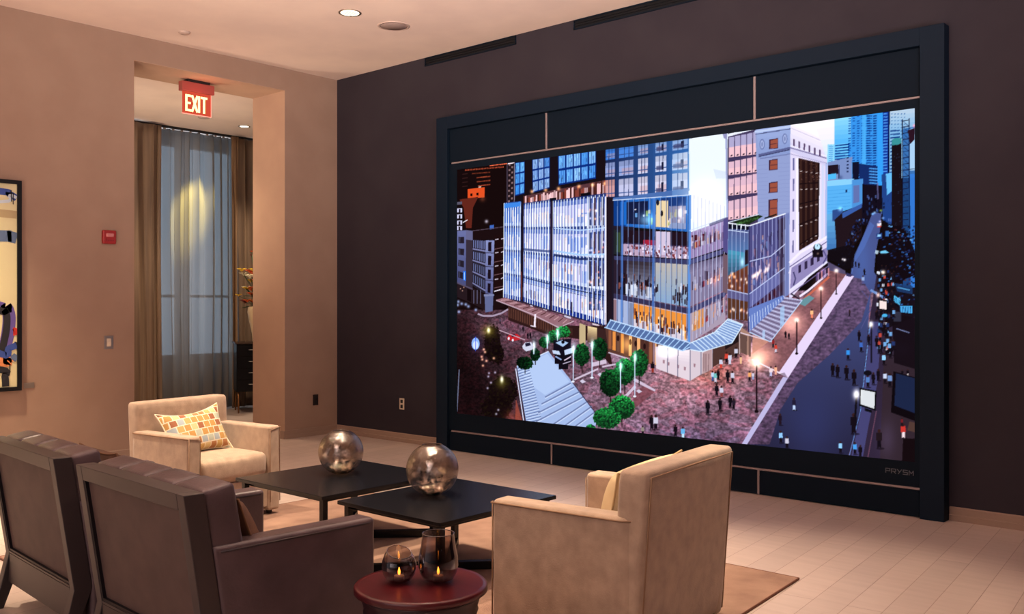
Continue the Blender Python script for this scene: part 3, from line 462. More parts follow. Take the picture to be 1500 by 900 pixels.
    for a in ((733, 476, 9, (90, 76, 96), dk), (767, 487, 8, dk, dk), (774, 497, 9, dk, dk), (778, 497, 9, dk, dk), (958, 547, 17, dk, (150, 60, 50)),
              (1046, 558, 15, (190, 210, 235), (66, 90, 150)), (1050, 560, 16, (120, 190, 190), wh), (1054, 556, 15, dk, dk), (1058, 540, 16, wh, rd), (1066, 532, 17, rd, dk), (1071, 534, 17, wh, wh), (1080, 524, 16, wh, dk), (1087, 533, 12, (236, 190, 150), (236, 190, 150)), (1068, 560, 18, dk, dk), (1075, 561, 18, wh, dk), (1100, 558, 15, (236, 170, 110), dk), (1105, 556, 12, wh, (150, 160, 200)), (1131, 551, 15, (236, 214, 220), (190, 190, 226)), (1138, 549, 14, (240, 180, 150), (236, 176, 150)),
              (1052, 580, 18, dk, dk), (1059, 582, 17, wh, (140, 70, 70)), (1057, 601, 18, dk, dk), (1072, 597, 18, dk, dk), (1077, 600, 17, (44, 34, 50), dk), (1039, 607, 21, dk, dk), (957, 630, 22, dk, dk), (963, 630, 22, wh, dk), (992, 640, 18, dk, dk), (1003, 643, 18, (110, 180, 230), (190, 220, 240)), (944, 638, 14, (150, 140, 130), dk),
              (1134, 508, 12, (150, 46, 50), dk), (1138, 516, 13, rd, wh), (1152, 494, 10, dk, dk), (1157, 496, 9, dk, dk), (1190, 466, 14, (250, 190, 140), (236, 140, 110)), (1165, 600, 18, (40, 34, 60), (190, 210, 240)), (1145, 622, 17, (40, 26, 40), (40, 26, 40)), (1146, 648, 18, (150, 200, 245), dk), (1155, 656, 18, wh, dk),
              (1221, 550, 19, dk, dk), (1228, 552, 19, dk, dk), (1241, 555, 21, dk, dk), (1252, 563, 23, dk, dk), (1243, 526, 17, (60, 150, 230), dk), (1259, 498, 15, dk, dk), (1262, 514, 16, (70, 110, 190), dk), (1273, 504, 15, dk, dk), (1245, 462, 9, (60, 40, 50), dk), (1266, 402, 9, dk, dk), (1258, 392, 8, dk, dk), (1253, 390, 8, dk, dk), (1264, 416, 13, (150, 170, 215), (90, 90, 140)), (1291, 516, 15, dk, dk), (1284, 505, 14, dk, dk),
              (1295, 533, 17, (150, 205, 240), dk), (1304, 523, 16, (170, 210, 240), dk), (1287, 556, 17, dk, dk), (1280, 562, 18, dk, dk), (1297, 560, 17, (200, 210, 235), dk), (1304, 565, 20, (120, 150, 200), dk), (1272, 566, 18, (90, 130, 190), dk), (1322, 550, 10, dk, dk), (1330, 550, 11, dk, (200, 190, 190)), (1252, 634, 30, dk, dk), (1289, 655, 28, (40, 28, 34), dk), (1324, 640, 22, (200, 60, 54), (240, 220, 226)), (1322, 622, 12, (120, 36, 44), dk), (1233, 662, 17, (150, 205, 245), dk), (1254, 664, 18, (80, 160, 230), dk), (1262, 668, 18, dk, dk)): person(*a)
    for i in range(90):
        y = 395+125*rs.rand(); x = 1283+26*rs.rand(); person(x, y, 9+(y-395)*.05, [(26, 18, 28), (30, 22, 34), (120, 170, 220), (44, 60, 110), (190, 80, 70), (220, 225, 240)][rs.choice(6, p=[.35, .2, .12, .15, .08, .1])], dk)
    # street lamps
    for x, y0, y1, wd in ((1110, 532, 602, 2.4), (1168, 468, 517, 1.8), (1203, 422, 465, 1.5), (1225, 396, 430, 1.2), (1293, 398, 430, 1.2)):
        line((x, y0), (x+.5, y1), wd, (34, 18, 26)); ell((x+.5, y1), wd*1.3, wd, (28, 14, 20)); glow((x, y0), 3, (255, 236, 214), 1.1)
    glow((1110, 530), 9, (255, 220, 190), .8)
    line((1277, 475), (1277, 530), 2, (24, 18, 28)); glow((1276, 474), 3, (255, 246, 226), 1.1, 4.4); glow((1286, 431), 2.6, (255, 220, 210), 1, 3.6)
    poly([(1286, 437), (1300, 439), (1300, 454), (1287, 452)], (20, 16, 24)); poly([(1288, 439), (1298.5, 441), (1298.5, 452.5), (1288.5, 451)], (240, 222, 220))
    poly([(1260, 566), (1285, 571), (1284, 600), (1260, 593)], (18, 16, 22)); poly([(1262, 569), (1282.6, 573), (1282, 597), (1262, 590.5)], (216, 220, 224)); poly([(1268, 596), (1278, 599), (1278, 603), (1268, 600)], (20, 18, 24)); line((1256, 580), (1254, 612), 3, (24, 18, 26)); glow((1255.5, 576), 4.6, (255, 250, 240), 1.2, 7)
    poly([(1309, 542), (1345, 552), (1345, 616), (1306, 602)], (20, 12, 18)); poly([(1313, 545), (1343, 553), (1343, 604), (1311, 592)], (34, 44, 76)); poly([(1333, 615), (1345, 618), (1345, 632), (1330, 628)], (96, 70, 60), .8); poly([(1324, 640), (1345, 640), (1345, 690), (1322, 690)], (26, 14, 18))
    ell((1296, 461), 4, 2.5, (80, 180, 230)); ell((1272, 545), 6, 4, (24, 20, 30)); 
    I[:] = np.clip(I, 0, 1)**1.12*1.03; I[:] = np.clip(I, 0, 1)
    return I.reshape(GH, 2, GW, 2, 3).mean((1, 3))
# ---------------------------------------------------------------- helpers
random.seed(4)
scn = bpy.context.scene; COL = scn.collection
R = math.radians; PI = math.pi
def s2l(c): return tuple(((v/255.)/12.92 if v/255. <= .04045 else ((v/255.+.055)/1.055)**2.4) for v in c)
class MB:
    """collects shapes, then links them as one mesh object"""
    def __init__(s): s.v = []; s.f = []
    def add(s, vs, fs):
        o = len(s.v); s.v += [tuple(v) for v in vs]; s.f += [tuple(i+o for i in f) for f in fs]; return s
    def box(s, x0, x1, y0, y1, z0, z1):
        return s.add([(x, y, z) for z in (z0, z1) for y in (y0, y1) for x in (x0, x1)], [(0, 2, 3, 1), (4, 5, 7, 6), (0, 1, 5, 4), (2, 6, 7, 3), (0, 4, 6, 2), (1, 3, 7, 5)])
    def prism(s, pts, axis, a, b):
        n = len(pts); m = {'x': lambda p, t: (t, p[0], p[1]), 'y': lambda p, t: (p[0], t, p[1]), 'z': lambda p, t: (p[0], p[1], t)}[axis]
        vs = [m(p, a) for p in pts]+[m(p, b) for p in pts]
        return s.add(vs, [tuple(range(n)), tuple(range(2*n-1, n-1, -1))]+[(i, i+n, (i+1) % n+n, (i+1) % n) for i in range(n)])
    def tube(s, pts, r, n=8, closed=False):
        P = [Vector(p) for p in pts]; k = len(P); rr = r if isinstance(r, (list, tuple)) else [r]*k; vs = []; fs = []
        up = None
        for i, p in enumerate(P):
            if closed: d = P[(i+1) % k]-P[i-1]
            else: d = P[min(i+1, k-1)]-P[max(i-1, 0)]
            d.normalize()
            if up is None: up = Vector((0, 0, 1)) if abs(d.z) < .9 else Vector((1, 0, 0))
            a = d.cross(up).normalized(); b = a.cross(d).normalized(); up = b
            vs += [tuple(p+(a*math.cos(t)+b*math.sin(t))*rr[i]) for t in [2*PI*j/n for j in range(n)]]
        for i in range(k if closed else k-1):
            for j in range(n):
                fs.append((i*n+j, i*n+(j+1) % n, ((i+1) % k)*n+(j+1) % n, ((i+1) % k)*n+j))
        if not closed: fs += [tuple(range(n-1, -1, -1)), tuple((k-1)*n+j for j in range(n))]
        return s.add(vs, fs)
    def lathe(s, prof, n=48, c=(0, 0, 0), cap=True):
        vs = []; fs = []
        for (r, z) in prof: vs += [(c[0]+r*math.cos(2*PI*j/n), c[1]+r*math.sin(2*PI*j/n), c[2]+z) for j in range(n)]
        k = len(prof)
        for i in range(k-1):
            for j in range(n): fs.append((i*n+j, i*n+(j+1) % n, (i+1)*n+(j+1) % n, (i+1)*n+j))
        if cap: fs += [tuple(range(n-1, -1, -1)), tuple((k-1)*n+j for j in range(n))]
        return s.add(vs, fs)
    def soft(s, sx, sy, sz, r=.04, n=10, puff=(0, 0, 0), M=None, deform=None):
        """rounded box, sides optionally puffed outwards, centred on the origin"""
        hx, hy, hz = sx/2, sy/2, sz/2; r = min(r, hx, hy, hz)
        idx = {}; vs = []; fs = []
        def V(i, j, k):
            key = (i, j, k)
            if key not in idx:
                u = [-1+2*t/n for t in key]; u = [math.copysign(1-(1-abs(a))**1.6, a) if abs(a) < 1 else a for a in u]
                p = Vector((u[0]*hx, u[1]*hy, u[2]*hz))
                c = Vector([max(-h+r, min(h-r, q)) for q, h in zip(p, (hx, hy, hz))]); d = p-c
                if d.length > 1e-9: p = c+d.normalized()*r
                p.x += math.copysign(puff[0], u[0])*abs(u[0])**3*(1-u[1]**2)*(1-u[2]**2) if puff[0] else 0
                p.y += math.copysign(puff[1], u[1])*abs(u[1])**3*(1-u[0]**2)*(1-u[2]**2) if puff[1] else 0
                p.z += math.copysign(puff[2], u[2])*abs(u[2])**3*(1-u[0]**2)*(1-u[1]**2) if puff[2] else 0
                if deform: p = deform(p, u)
                if M: p = M @ p
                idx[key] = len(vs); vs.append(tuple(p))
            return idx[key]
        for a in range(n):
            for b in range(n):
                for w_ in (0, n):
                    q = [(a, b), (a+1, b), (a+1, b+1), (a, b+1)]
                    if w_ == 0: q = q[::-1]
                    fs.append(tuple(V(i, j, w_) for i, j in q)); fs.append(tuple(V(w_, i, j) for i, j in q)); fs.append(tuple(V(j, w_, i) for i, j in q))
        return s.add(vs, fs)
    def build(s, name, mat, parent=None, smooth=False, bevel=0, seg=2, sub=0, angle=35):
        me = bpy.data.meshes.new(name); me.from_pydata(s.v, [], s.f); me.update()
        import bmesh
        bm = bmesh.new(); bm.from_mesh(me); bmesh.ops.recalc_face_normals(bm, faces=bm.faces); bm.to_mesh(me); bm.free()
        if smooth or bevel or sub:
            me.shade_smooth()
        o = bpy.data.objects.new(name, me); COL.objects.link(o)
        if mat: me.materials.append(mat)
        if parent: o.parent = parent
        if bevel:
            b = o.modifiers.new('bevel', 'BEVEL'); b.width = bevel; b.segments = seg; b.limit_method = 'ANGLE'; b.angle_limit = R(angle); b.harden_normals = True
        if sub:
            b = o.modifiers.new('subdivision', 'SUBSURF'); b.levels = b.render_levels = sub
        return o
def thing(name, label, cat, loc=(0, 0, 0), rz=0, group=None):
    o = bpy.data.objects.new(name, None); COL.objects.link(o); o.empty_display_size = .1
    o.location = loc; o.rotation_euler = (0, 0, rz); o['label'] = label; o['category'] = cat
    if group: o['group'] = group
    return o
def tag(o, label, cat, group=None):
    o['label'] = label; o['category'] = cat
    if group: o['group'] = group
    return o
def struct(o): o['kind'] = 'structure'; return o
def dup(root, loc, rz, label, group=None):
    def cp(o, par):
        c = o.copy(); COL.objects.link(c); c.parent = par
        for ch in list(o.children): cp(ch, c)
        return c
    r = cp(root, None); r.location = loc; r.rotation_euler = (0, 0, rz); r['label'] = label
    if group: r['group'] = group
    return r
# ---------------------------------------------------------------- materials
def mat(name, col, rough=.5, metal=0, spec=.5, **kw):
    m = bpy.data.materials.new(name); m.use_nodes = True; b = m.node_tree.nodes['Principled BSDF']
    c = s2l(col) if max(col) > 1 else col
    b.inputs['Base Color'].default_value = (*c, 1); b.inputs['Roughness'].default_value = rough; b.inputs['Metallic'].default_value = metal
    b.inputs['Specular IOR Level'].default_value = spec
    for k, v in kw.items(): b.inputs[k.replace('_', ' ')].default_value = v
    return m
def N(m, t, **kw):
    n = m.node_tree.nodes.new(t)
    for k, v in kw.items(): setattr(n, k, v)
    return n
def noise_mix(m, c1, c2, scale, stretch=(1, 1, 1), detail=4, bump=0, bscale=None, lo=.35, hi=.65):
    nt = m.node_tree; b = nt.nodes['Principled BSDF']; tc = N(m, 'ShaderNodeTexCoord'); mp = N(m, 'ShaderNodeMapping'); mp.inputs['Scale'].default_value = stretch
    nz = N(m, 'ShaderNodeTexNoise'); nz.inputs['Scale'].default_value = scale; nz.inputs['Detail'].default_value = detail
    cr = N(m, 'ShaderNodeValToRGB'); cr.color_ramp.elements[0].position = lo; cr.color_ramp.elements[1].position = hi
    cr.color_ramp.elements[0].color = (*s2l(c1), 1); cr.color_ramp.elements[1].color = (*s2l(c2), 1)
    nt.links.new(tc.outputs['Object'], mp.inputs['Vector']); nt.links.new(mp.outputs['Vector'], nz.inputs['Vector']); nt.links.new(nz.outputs['Fac'], cr.inputs['Fac']); nt.links.new(cr.outputs['Color'], b.inputs['Base Color'])
    if bump:
        n2 = N(m, 'ShaderNodeTexNoise'); n2.inputs['Scale'].default_value = bscale or scale*6; n2.inputs['Detail'].default_value = 3; bp = N(m, 'ShaderNodeBump'); bp.inputs['Strength'].default_value = bump; bp.inputs['Distance'].default_value = .004
        nt.links.new(mp.outputs['Vector'], n2.inputs['Vector']); nt.links.new(n2.outputs['Fac'], bp.inputs['Height']); nt.links.new(bp.outputs['Normal'], b.inputs['Normal'])
    return m
def emit(name, col, st):
    m = bpy.data.materials.new(name); m.use_nodes = True; nt = m.node_tree; nt.nodes.clear(); e = nt.nodes.new('ShaderNodeEmission'); o = nt.nodes.new('ShaderNodeOutputMaterial')
    e.inputs[0].default_value = (*s2l(col), 1); e.inputs[1].default_value = st; nt.links.new(e.outputs[0], o.inputs[0]); return m
M = {}
M['wall_left'] = noise_mix(mat('warm_paint', (190, 150, 128), .8, spec=.2), (150, 124, 109), (156, 130, 115), 3, bump=.03, bscale=150)
M['wall_dark'] = noise_mix(mat('plum_brown_paint', (74, 60, 64), .75, spec=.25), (43, 37, 46), (48, 42, 50), 2.5, bump=.03, bscale=150)
M['reveal'] = noise_mix(mat('reveal_paint', (196, 160, 132), .8, spec=.2), (178, 146, 126), (184, 152, 130), 3)
M['ceiling'] = noise_mix(mat('ceiling_paint', (215, 200, 190), .85, spec=.1), (222, 200, 190), (230, 208, 196), 2)
M['base'] = mat('taupe_trim', (150, 126, 112), .5, spec=.3)
M['frame'] = mat('navy_black_laminate', (11, 26, 42), .6, spec=.15)
M['frame_in'] = mat('navy_black_panel', (10, 22, 35), .65, spec=.1)
M['bezel'] = mat('black_bezel', (9, 12, 18), .4, spec=.3)
M['trim'] = mat('brushed_nickel_trim', (140, 124, 126), .5, .1)
M['logo'] = mat('grey_logo', (110, 112, 122), .5)
M['blackwood'] = mat('black_lacquer', (7, 10, 17), .27, spec=.32)
M['wood'] = noise_mix(mat('dark_satin_wood', (70, 54, 48), .45, spec=.8), (40, 31, 33), (50, 39, 40), 4, (1, 1, .15), bump=.02)
M['ebony_shade'] = mat('ebonised_wood_and_shade', (22, 19, 25), .45, spec=.3)  # wood of the front legs, also the painted shadow line on the back
M['leather'] = noise_mix(mat('dark_plum_leather', (66, 48, 48), .33, spec=.5), (76, 62, 66), (94, 77, 81), 6, bump=.25, bscale=90)
M['lpip'] = mat('leather_piping', (48, 34, 36), .45)
M['backpanel'] = noise_mix(mat('brown_upholstered_panel', (92, 72, 66), .6, spec=.3), (84, 67, 63), (95, 76, 71), 9, bump=.1, bscale=300)
M['cream'] = noise_mix(mat('cream_chenille', (190, 160, 132), .85, spec=.15), (164, 141, 122), (186, 162, 140), 14, bump=.35, bscale=160, lo=.3, hi=.7)
M['cream'].node_tree.nodes['Principled BSDF'].inputs['Sheen Weight'].default_value = .35
M['cpip'] = mat('cream_piping', (150, 118, 92), .8)
M['brownvel'] = noise_mix(mat('brown_velvet', (96, 66, 50), .8), (80, 54, 42), (120, 84, 62), 7, bump=.2, bscale=120)
M['feet'] = mat('dark_feet', (24, 20, 22), .5)
M['steel'] = mat('brushed_steel', (170, 160, 150), .35, .9)
M['ivory'] = mat('ivory_plastic', (205, 190, 170), .4)
M['darkslot'] = mat('dark_slot', (20, 18, 20), .6)
M['darkplate'] = mat('bronze_plate', (56, 42, 40), .4, .5)
M['redplastic'] = mat('red_plastic', (150, 34, 36), .4)
M['white'] = mat('white_lettering', (225, 210, 205), .5)
M['bronze'] = mat('bronze_metal', (150, 104, 64), .35, .9)
M['brass'] = mat('silver_knob', (200, 196, 192), .4, .5)
M['redlacq'] = noise_mix(mat('oxblood_lacquer', (110, 28, 30), .28, spec=.5), (74, 20, 26), (88, 26, 31), 3, (1, 6, 1))
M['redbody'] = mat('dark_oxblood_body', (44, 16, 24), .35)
def floor_mat():
    m = mat('pale_oak_planks', (200, 170, 150), .36, spec=.45); nt = m.node_tree; b = nt.nodes['Principled BSDF']
    tc = N(m, 'ShaderNodeTexCoord'); mp = N(m, 'ShaderNodeMapping'); mp.inputs['Rotation'].default_value = (0, 0, R(90-5.5)); mp.inputs['Location'].default_value = (.3, .07, 0)
    br = N(m, 'ShaderNodeTexBrick'); br.offset = .37; br.inputs['Color1'].default_value = (*s2l((186, 168, 160)), 1); br.inputs['Color2'].default_value = (*s2l((196, 177, 168)), 1); br.inputs['Mortar'].default_value = (*s2l((150, 126, 116)), 1)
    br.inputs['Scale'].default_value = 1; br.inputs['Mortar Size'].default_value = .0022; br.inputs['Brick Width'].default_value = 1.9; br.inputs['Row Height'].default_value = .17; br.inputs['Mortar Smooth'].default_value = .3
    nz = N(m, 'ShaderNodeTexNoise'); nz.inputs['Scale'].default_value = 7; nz.inputs['Detail'].default_value = 5; m2 = N(m, 'ShaderNodeMapping'); m2.inputs['Rotation'].default_value = (0, 0, R(90-5.5)); m2.inputs['Scale'].default_value = (.25, 3, 1)
    mx = N(m, 'ShaderNodeMix', data_type='RGBA', blend_type='MULTIPLY'); mx.inputs[0].default_value = .3
    L = nt.links.new; L(tc.outputs['Object'], mp.inputs['Vector']); L(mp.outputs['Vector'], br.inputs['Vector']); L(tc.outputs['Object'], m2.inputs['Vector']); L(m2.outputs['Vector'], nz.inputs['Vector'])
    L(br.outputs['Color'], mx.inputs[6]); L(nz.outputs['Color'], mx.inputs[7]); 
    cr = N(m, 'ShaderNodeValToRGB'); cr.color_ramp.elements[0].color = (.72, .7, .68, 1); cr.color_ramp.elements[1].color = (1, 1, 1, 1); cr.color_ramp.elements[0].position = .35; cr.color_ramp.elements[1].position = .65
    L(nz.outputs['Fac'], cr.inputs['Fac']); L(cr.outputs['Color'], mx.inputs[7]); L(mx.outputs[2], b.inputs['Base Color'])
    bp = N(m, 'ShaderNodeBump'); bp.inputs['Strength'].default_value = .25; bp.inputs['Distance'].default_value = .002; bp.invert = True; L(br.outputs['Fac'], bp.inputs['Height']); L(bp.outputs['Normal'], b.inputs['Normal'])
    return m
M['floor'] = floor_mat()
M['rug'] = noise_mix(mat('tan_rug', (170, 134, 112), .95, spec=.05), (134, 106, 94), (158, 128, 112), 5, bump=.8, bscale=220, lo=.3, hi=.7)
M['rugedge'] = mat('rug_binding', (112, 72, 58), .9)
def glass_mat(name, col, rough=0.02, tint=.5, ior=1.3):
    m = bpy.data.materials.new(name); m.use_nodes = True; nt = m.node_tree; nt.nodes.clear(); o = nt.nodes.new('ShaderNodeOutputMaterial')
    tr = nt.nodes.new('ShaderNodeBsdfTransparent'); gl = nt.nodes.new('ShaderNodeBsdfGlossy'); mx = nt.nodes.new('ShaderNodeMixShader'); fr = nt.nodes.new('ShaderNodeLayerWeight')
    tr.inputs[0].default_value = (*s2l(col), 1); gl.inputs['Roughness'].default_value = rough; gl.inputs['Color'].default_value = (.9, .9, .95, 1); fr.inputs['Blend'].default_value = tint
    nt.links.new(fr.outputs['Facing'], mx.inputs[0]); nt.links.new(tr.outputs[0], mx.inputs[1]); nt.links.new(gl.outputs[0], mx.inputs[2]); nt.links.new(mx.outputs[0], o.inputs[0]); return m
def smoke_mat():                                   # smoky at the bottom, clear towards the rim
    m = glass_mat('smoked_glass', (200, 185, 180), .02, .32); nt = m.node_tree; tr = [n for n in nt.nodes if n.type == 'BSDF_TRANSPARENT'][0]
    tc = nt.nodes.new('ShaderNodeTexCoord'); sp = nt.nodes.new('ShaderNodeSeparateXYZ'); cr = nt.nodes.new('ShaderNodeValToRGB')
    cr.color_ramp.elements[0].color = (*s2l((84, 56, 56)), 1); cr.color_ramp.elements[1].color = (*s2l((215, 200, 196)), 1); cr.color_ramp.elements[0].position = .1; cr.color_ramp.elements[1].position = .85
    nt.links.new(tc.outputs['Generated'], sp.inputs[0]); nt.links.new(sp.outputs['Z'], cr.inputs['Fac']); nt.links.new(cr.outputs['Color'], tr.inputs[0]); return m
M['smoke'] = smoke_mat()
def mercury():
    m = bpy.data.materials.new('crackled_mercury_glass'); m.use_nodes = True; nt = m.node_tree; nt.nodes.clear(); L = nt.links.new; A = nt.nodes.new
    o = A('ShaderNodeOutputMaterial'); tr = A('ShaderNodeBsdfTransparent'); gl = A('ShaderNodeBsdfGlossy'); mx = A('ShaderNodeMixShader')
    tr.inputs[0].default_value = (.60, .53, .49, 1); gl.inputs['Roughness'].default_value = .03; gl.inputs['Color'].default_value = (.82, .76, .7, 1)
    tc = A('ShaderNodeTexCoord'); vo = A('ShaderNodeTexVoronoi'); vo.feature = 'DISTANCE_TO_EDGE'; vo.inputs['Scale'].default_value = 26; nz = A('ShaderNodeTexNoise'); nz.inputs['Scale'].default_value = 22; nz.inputs['Detail'].default_value = 8
    sp = A('ShaderNodeSeparateXYZ'); L(tc.outputs['Generated'], sp.inputs[0])
    L(tc.outputs['Object'], nz.inputs['Vector']); L(nz.outputs['Color'], vo.inputs['Vector'])
    mr = A('ShaderNodeMapRange'); mr.inputs['From Min'].default_value = .1; mr.inputs['From Max'].default_value = .75; mr.inputs['To Min'].default_value = .42; mr.inputs['To Max'].default_value = -.12; L(sp.outputs['Z'], mr.inputs['Value'])
    ad = A('ShaderNodeMath'); ad.operation = 'ADD'; m1 = A('ShaderNodeMath'); m1.operation = 'MULTIPLY_ADD'; m1.inputs[1].default_value = 5; m1.inputs[2].default_value = -2.4; L(nz.outputs['Fac'], m1.inputs[0]); L(m1.outputs[0], ad.inputs[0]); L(mr.outputs[0], ad.inputs[1])
    fr = A('ShaderNodeLayerWeight'); fr.inputs[0].default_value = .25; a2 = A('ShaderNodeMath'); a2.operation = 'MAXIMUM'; L(ad.outputs[0], a2.inputs[0]); L(fr.outputs['Facing'], a2.inputs[1])
    bp = A('ShaderNodeBump'); bp.inputs['Strength'].default_value = .25; bp.inputs['Distance'].default_value = .003; L(vo.outputs['Distance'], bp.inputs['Height']); L(bp.outputs[0], gl.inputs['Normal'])
    L(a2.outputs[0], mx.inputs[0]); L(tr.outputs[0], mx.inputs[1]); L(gl.outputs[0], mx.inputs[2]); L(mx.outputs[0], o.inputs[0]); return m
M['mercury'] = mercury()
M['bead'] = mat('silver_bead', (235, 225, 215), .08, 1)
# ---------------------------------------------------------------- camera
H = 1.5
cam = bpy.data.cameras.new('camera'); co = bpy.data.objects.new('camera', cam); COL.objects.link(co); scn.camera = co
co.location = (0, 0, H); co.rotation_euler = (R(90), 0, R(41.6)); cam.sensor_width = 36; cam.lens = 1385./1500*36; cam.shift_y = -2./1500; cam.clip_end = 60; cam.clip_start = .05
# ---------------------------------------------------------------- room shell
XW, YW, ZC = -8.96, 6.98, 4.165
OY0, OY1, OZ, TH = 4.487, 6.25, 3.92, .63       # opening in the left wall
XR, YN = 3.2, -3.5                              # far sides of the room, behind and beside the camera
XC = -12.35
struct(MB().box(XC-.6, XR, YN, YW+2.6, -.12, 0).build('floor', M['floor']))
struct(MB().box(XW-.02, XR, YN, YW+.2, ZC, ZC+.15).build('ceiling', M['ceiling']))
w = MB(); w.box(XW-TH, XW, YN, OY0, 0, ZC); w.box(XW-TH, XW, OY1, YW+.2, 0, ZC); w.box(XW-TH, XW, OY0, OY1, OZ, ZC)
wl = struct(w.build('wall_left', M['wall_left']))
lin = MB(); e = .004                             # painted lining of the opening
lin.box(XW-TH, XW-.002, OY1-e, OY1, 0, OZ); lin.box(XW-TH, XW-.002, OY0, OY0+e, 0, OZ); lin.box(XW-TH, XW-.002, OY0, OY1, OZ-e, OZ)
struct(lin.build('trim_1', M['reveal']))
struct(MB().box(XW, XR, YW, YW+.2, 0, ZC).build('wall_right', M['wall_dark']))
struct(MB().box(XR, XR+.15, YN, YW+.2, 0, ZC).build('wall_east', M['wall_left']))
# next room beyond the opening
struct(MB().box(XC-.6, XW-TH, 2.6, YW+2.6, OZ+.06, OZ+.2).build('ceiling_inner', M['ceiling']))
a = MB(); a.box(XC-.6, XC-.45, 2.6, YW+2.6, 0, .74); a.box(XC-.6, XC-.45, 2.6, YW+2.6, 3.86, OZ+.2); a.box(XC-.6, XC-.45, 2.6, 6.2, .74, 3.86); a.box(XC-.6, XC-.45, 8.05, YW+2.6, .74, 3.86)
struct(a.build('wall_inner_far', M['wall_left']))
struct(MB().box(XC-.6, XW-TH, YW+2.45, YW+2.6, 0, OZ+.2).build('wall_inner_north', M['wall_left']))
struct(MB().box(XC-.6, XW-TH, 2.5, 2.6, 0, OZ+.2).build('wall_inner_south', M['wall_left']))
# window behind the sheer curtain
win = MB(); win.box(XC-.56, XC-.4, 6.2, 6.26, .74, 3.86); win.box(XC-.56, XC-.4, 7.99, 8.05, .74, 3.86); win.box(XC-.56, XC-.3, 7.08, 7.18, .74, 3.86); win.box(XC-.56, XC-.4, 6.2, 8.05, .74, .78); win.box(XC-.56, XC-.4, 6.2, 8.05, 3.82, 3.86); win.box(XC-.56, XC-.52, 6.2, 8.05, 1.62, 1.66)
wf = struct(win.build('window_1', M['base']))
sky = emit('evening_daylight', (180, 196, 210), 6.5)
MB().box(XC-.6, XC-.58, 6.2, 8.05, .74, 3.86).build('window_pane', sky, wf)
# baseboards: tall flat board with a stepped foot
def base(name, seg):
    b = MB()
    for (ax, a0, a1, p, s) in seg:
        prof = [(0, 0), (.022, 0), (.022, .04), (.014, .046), (.014, .09), (.006, .097), (0, .097)]
        if ax == 'x': b.prism([(p-s*q[0], q[1]) for q in prof], 'x', a0, a1)
        else: b.prism([(p+s*q[0], q[1]) for q in prof], 'y', a0, a1)
    return struct(b.build(name, M['base']))
base('baseboard_left', [('y', YN, OY0, XW, 1), ('y', OY1, YW, XW, 1)]); 
bb = MB(); bb.box(XW-TH+.02, XW+.015, OY1-.018, OY1, 0, .09); struct(bb.build('baseboard_opening', M['base']))
base('baseboard_right', [('x', XW, -7.16, YW, 1), ('x', -2.10, XR, YW, 1)])
# ---------------------------------------------------------------- video wall
vw = thing('video_wall', 'huge wall-mounted display in a navy-black cabinet showing a city corner at dusk', 'video wall', (-4.63, 6.9, 0))
def vbox(name, x0, x1, z0, z1, y0, y1, m, parent=vw, bevel=0):
    return MB().box(x0+4.63, x1+4.63, y0-6.9, y1-6.9, z0, z1).build(name, m, parent, bevel=bevel)
FX0, FX1, FZ = -7.16, -2.105, 3.458
for n_, x0, x1, z0, z1 in (('frame_side', FX0, FX0+.16, 0, FZ), ('frame_side', FX1-.165, FX1, 0, FZ), ('frame_top', FX0+.16, FX1-.165, 3.33, FZ)): vbox(n_, x0, x1, z0, z1, 6.87, 6.975, M['frame'], bevel=.003)
ix0, ix1 = FX0+.16, FX1-.165
ups = [ix0, -5.69, -3.547, ix1]; los = [ix0, -5.628, -3.514, ix1]
for i in range(3):
    vbox('upper_panel', ups[i]+.012, ups[i+1]-.012, 2.985, 3.322, 6.9, 6.97, M['frame_in']); vbox('lower_panel', los[i]+.012, los[i+1]-.012, .006, .192, 6.9, 6.97, M['frame_in'])
vbox('trim_strip', ix0+.04, ix1, 2.966, 2.98, 6.895, 6.97, M['trim']); vbox('trim_strip', ix0+.04, ix1, .197, .212, 6.895, 6.97, M['trim'])
for x in ups[1:3]: vbox('trim_strip', x-.009, x+.009, 2.983, 3.322, 6.896, 6.97, M['trim'])
for x in los[1:3]: vbox('trim_strip', x-.009, x+.009, .004, .195, 6.896, 6.97, M['trim'])
vbox('backing', ix0, ix1, 0, 3.33, 6.955, 6.974, M['bezel'])
SX0, SX1, SZ0, SZ1 = -6.887, -2.313, .39, 2.9
bz = MB()
for x0, x1, z0, z1 in ((ix0, SX0, .214, 2.964), (SX1, ix1, .214, 2.964), (SX0, SX1, .214, SZ0), (SX0, SX1, SZ1, 2.964)): bz.box(x0+4.63, x1+4.63, 0, .06, z0, z1)
bz.build('bezel', M['frame_in'], vw)
img = paint_city(); img = img[::-1]
gx, gz = np.meshgrid(np.linspace(SX0, SX1, GW)+4.63, np.linspace(SZ0, SZ1, GH))
verts = np.stack([gx, np.full_like(gx, .006), gz], -1).reshape(-1, 3).astype(np.float32)
ii = (np.arange(GH-1)[:, None]*GW+np.arange(GW-1)[None]).reshape(-1); quads = np.stack([ii, ii+1, ii+GW+1, ii+GW], -1).astype(np.int32)
me = bpy.data.meshes.new('screen'); me.vertices.add(len(verts)); me.vertices.foreach_set('co', verts.ravel()); me.loops.add(quads.size); me.loops.foreach_set('vertex_index', quads.ravel())
me.polygons.add(len(quads)); me.polygons.foreach_set('loop_start', np.arange(0, quads.size, 4, dtype=np.int32)); me.update(calc_edges=True)
ca = me.color_attributes.new('picture', 'FLOAT_COLOR', 'POINT'); lin_ = np.where(img <= .04045, img/12.92, ((img+.055)/1.055)**2.4); ca.data.foreach_set('color', np.concatenate([lin_, np.ones(lin_.shape[:2]+(1,))], -1).astype(np.float32).ravel())
so = bpy.data.objects.new('screen', me); COL.objects.link(so); so.parent = vw
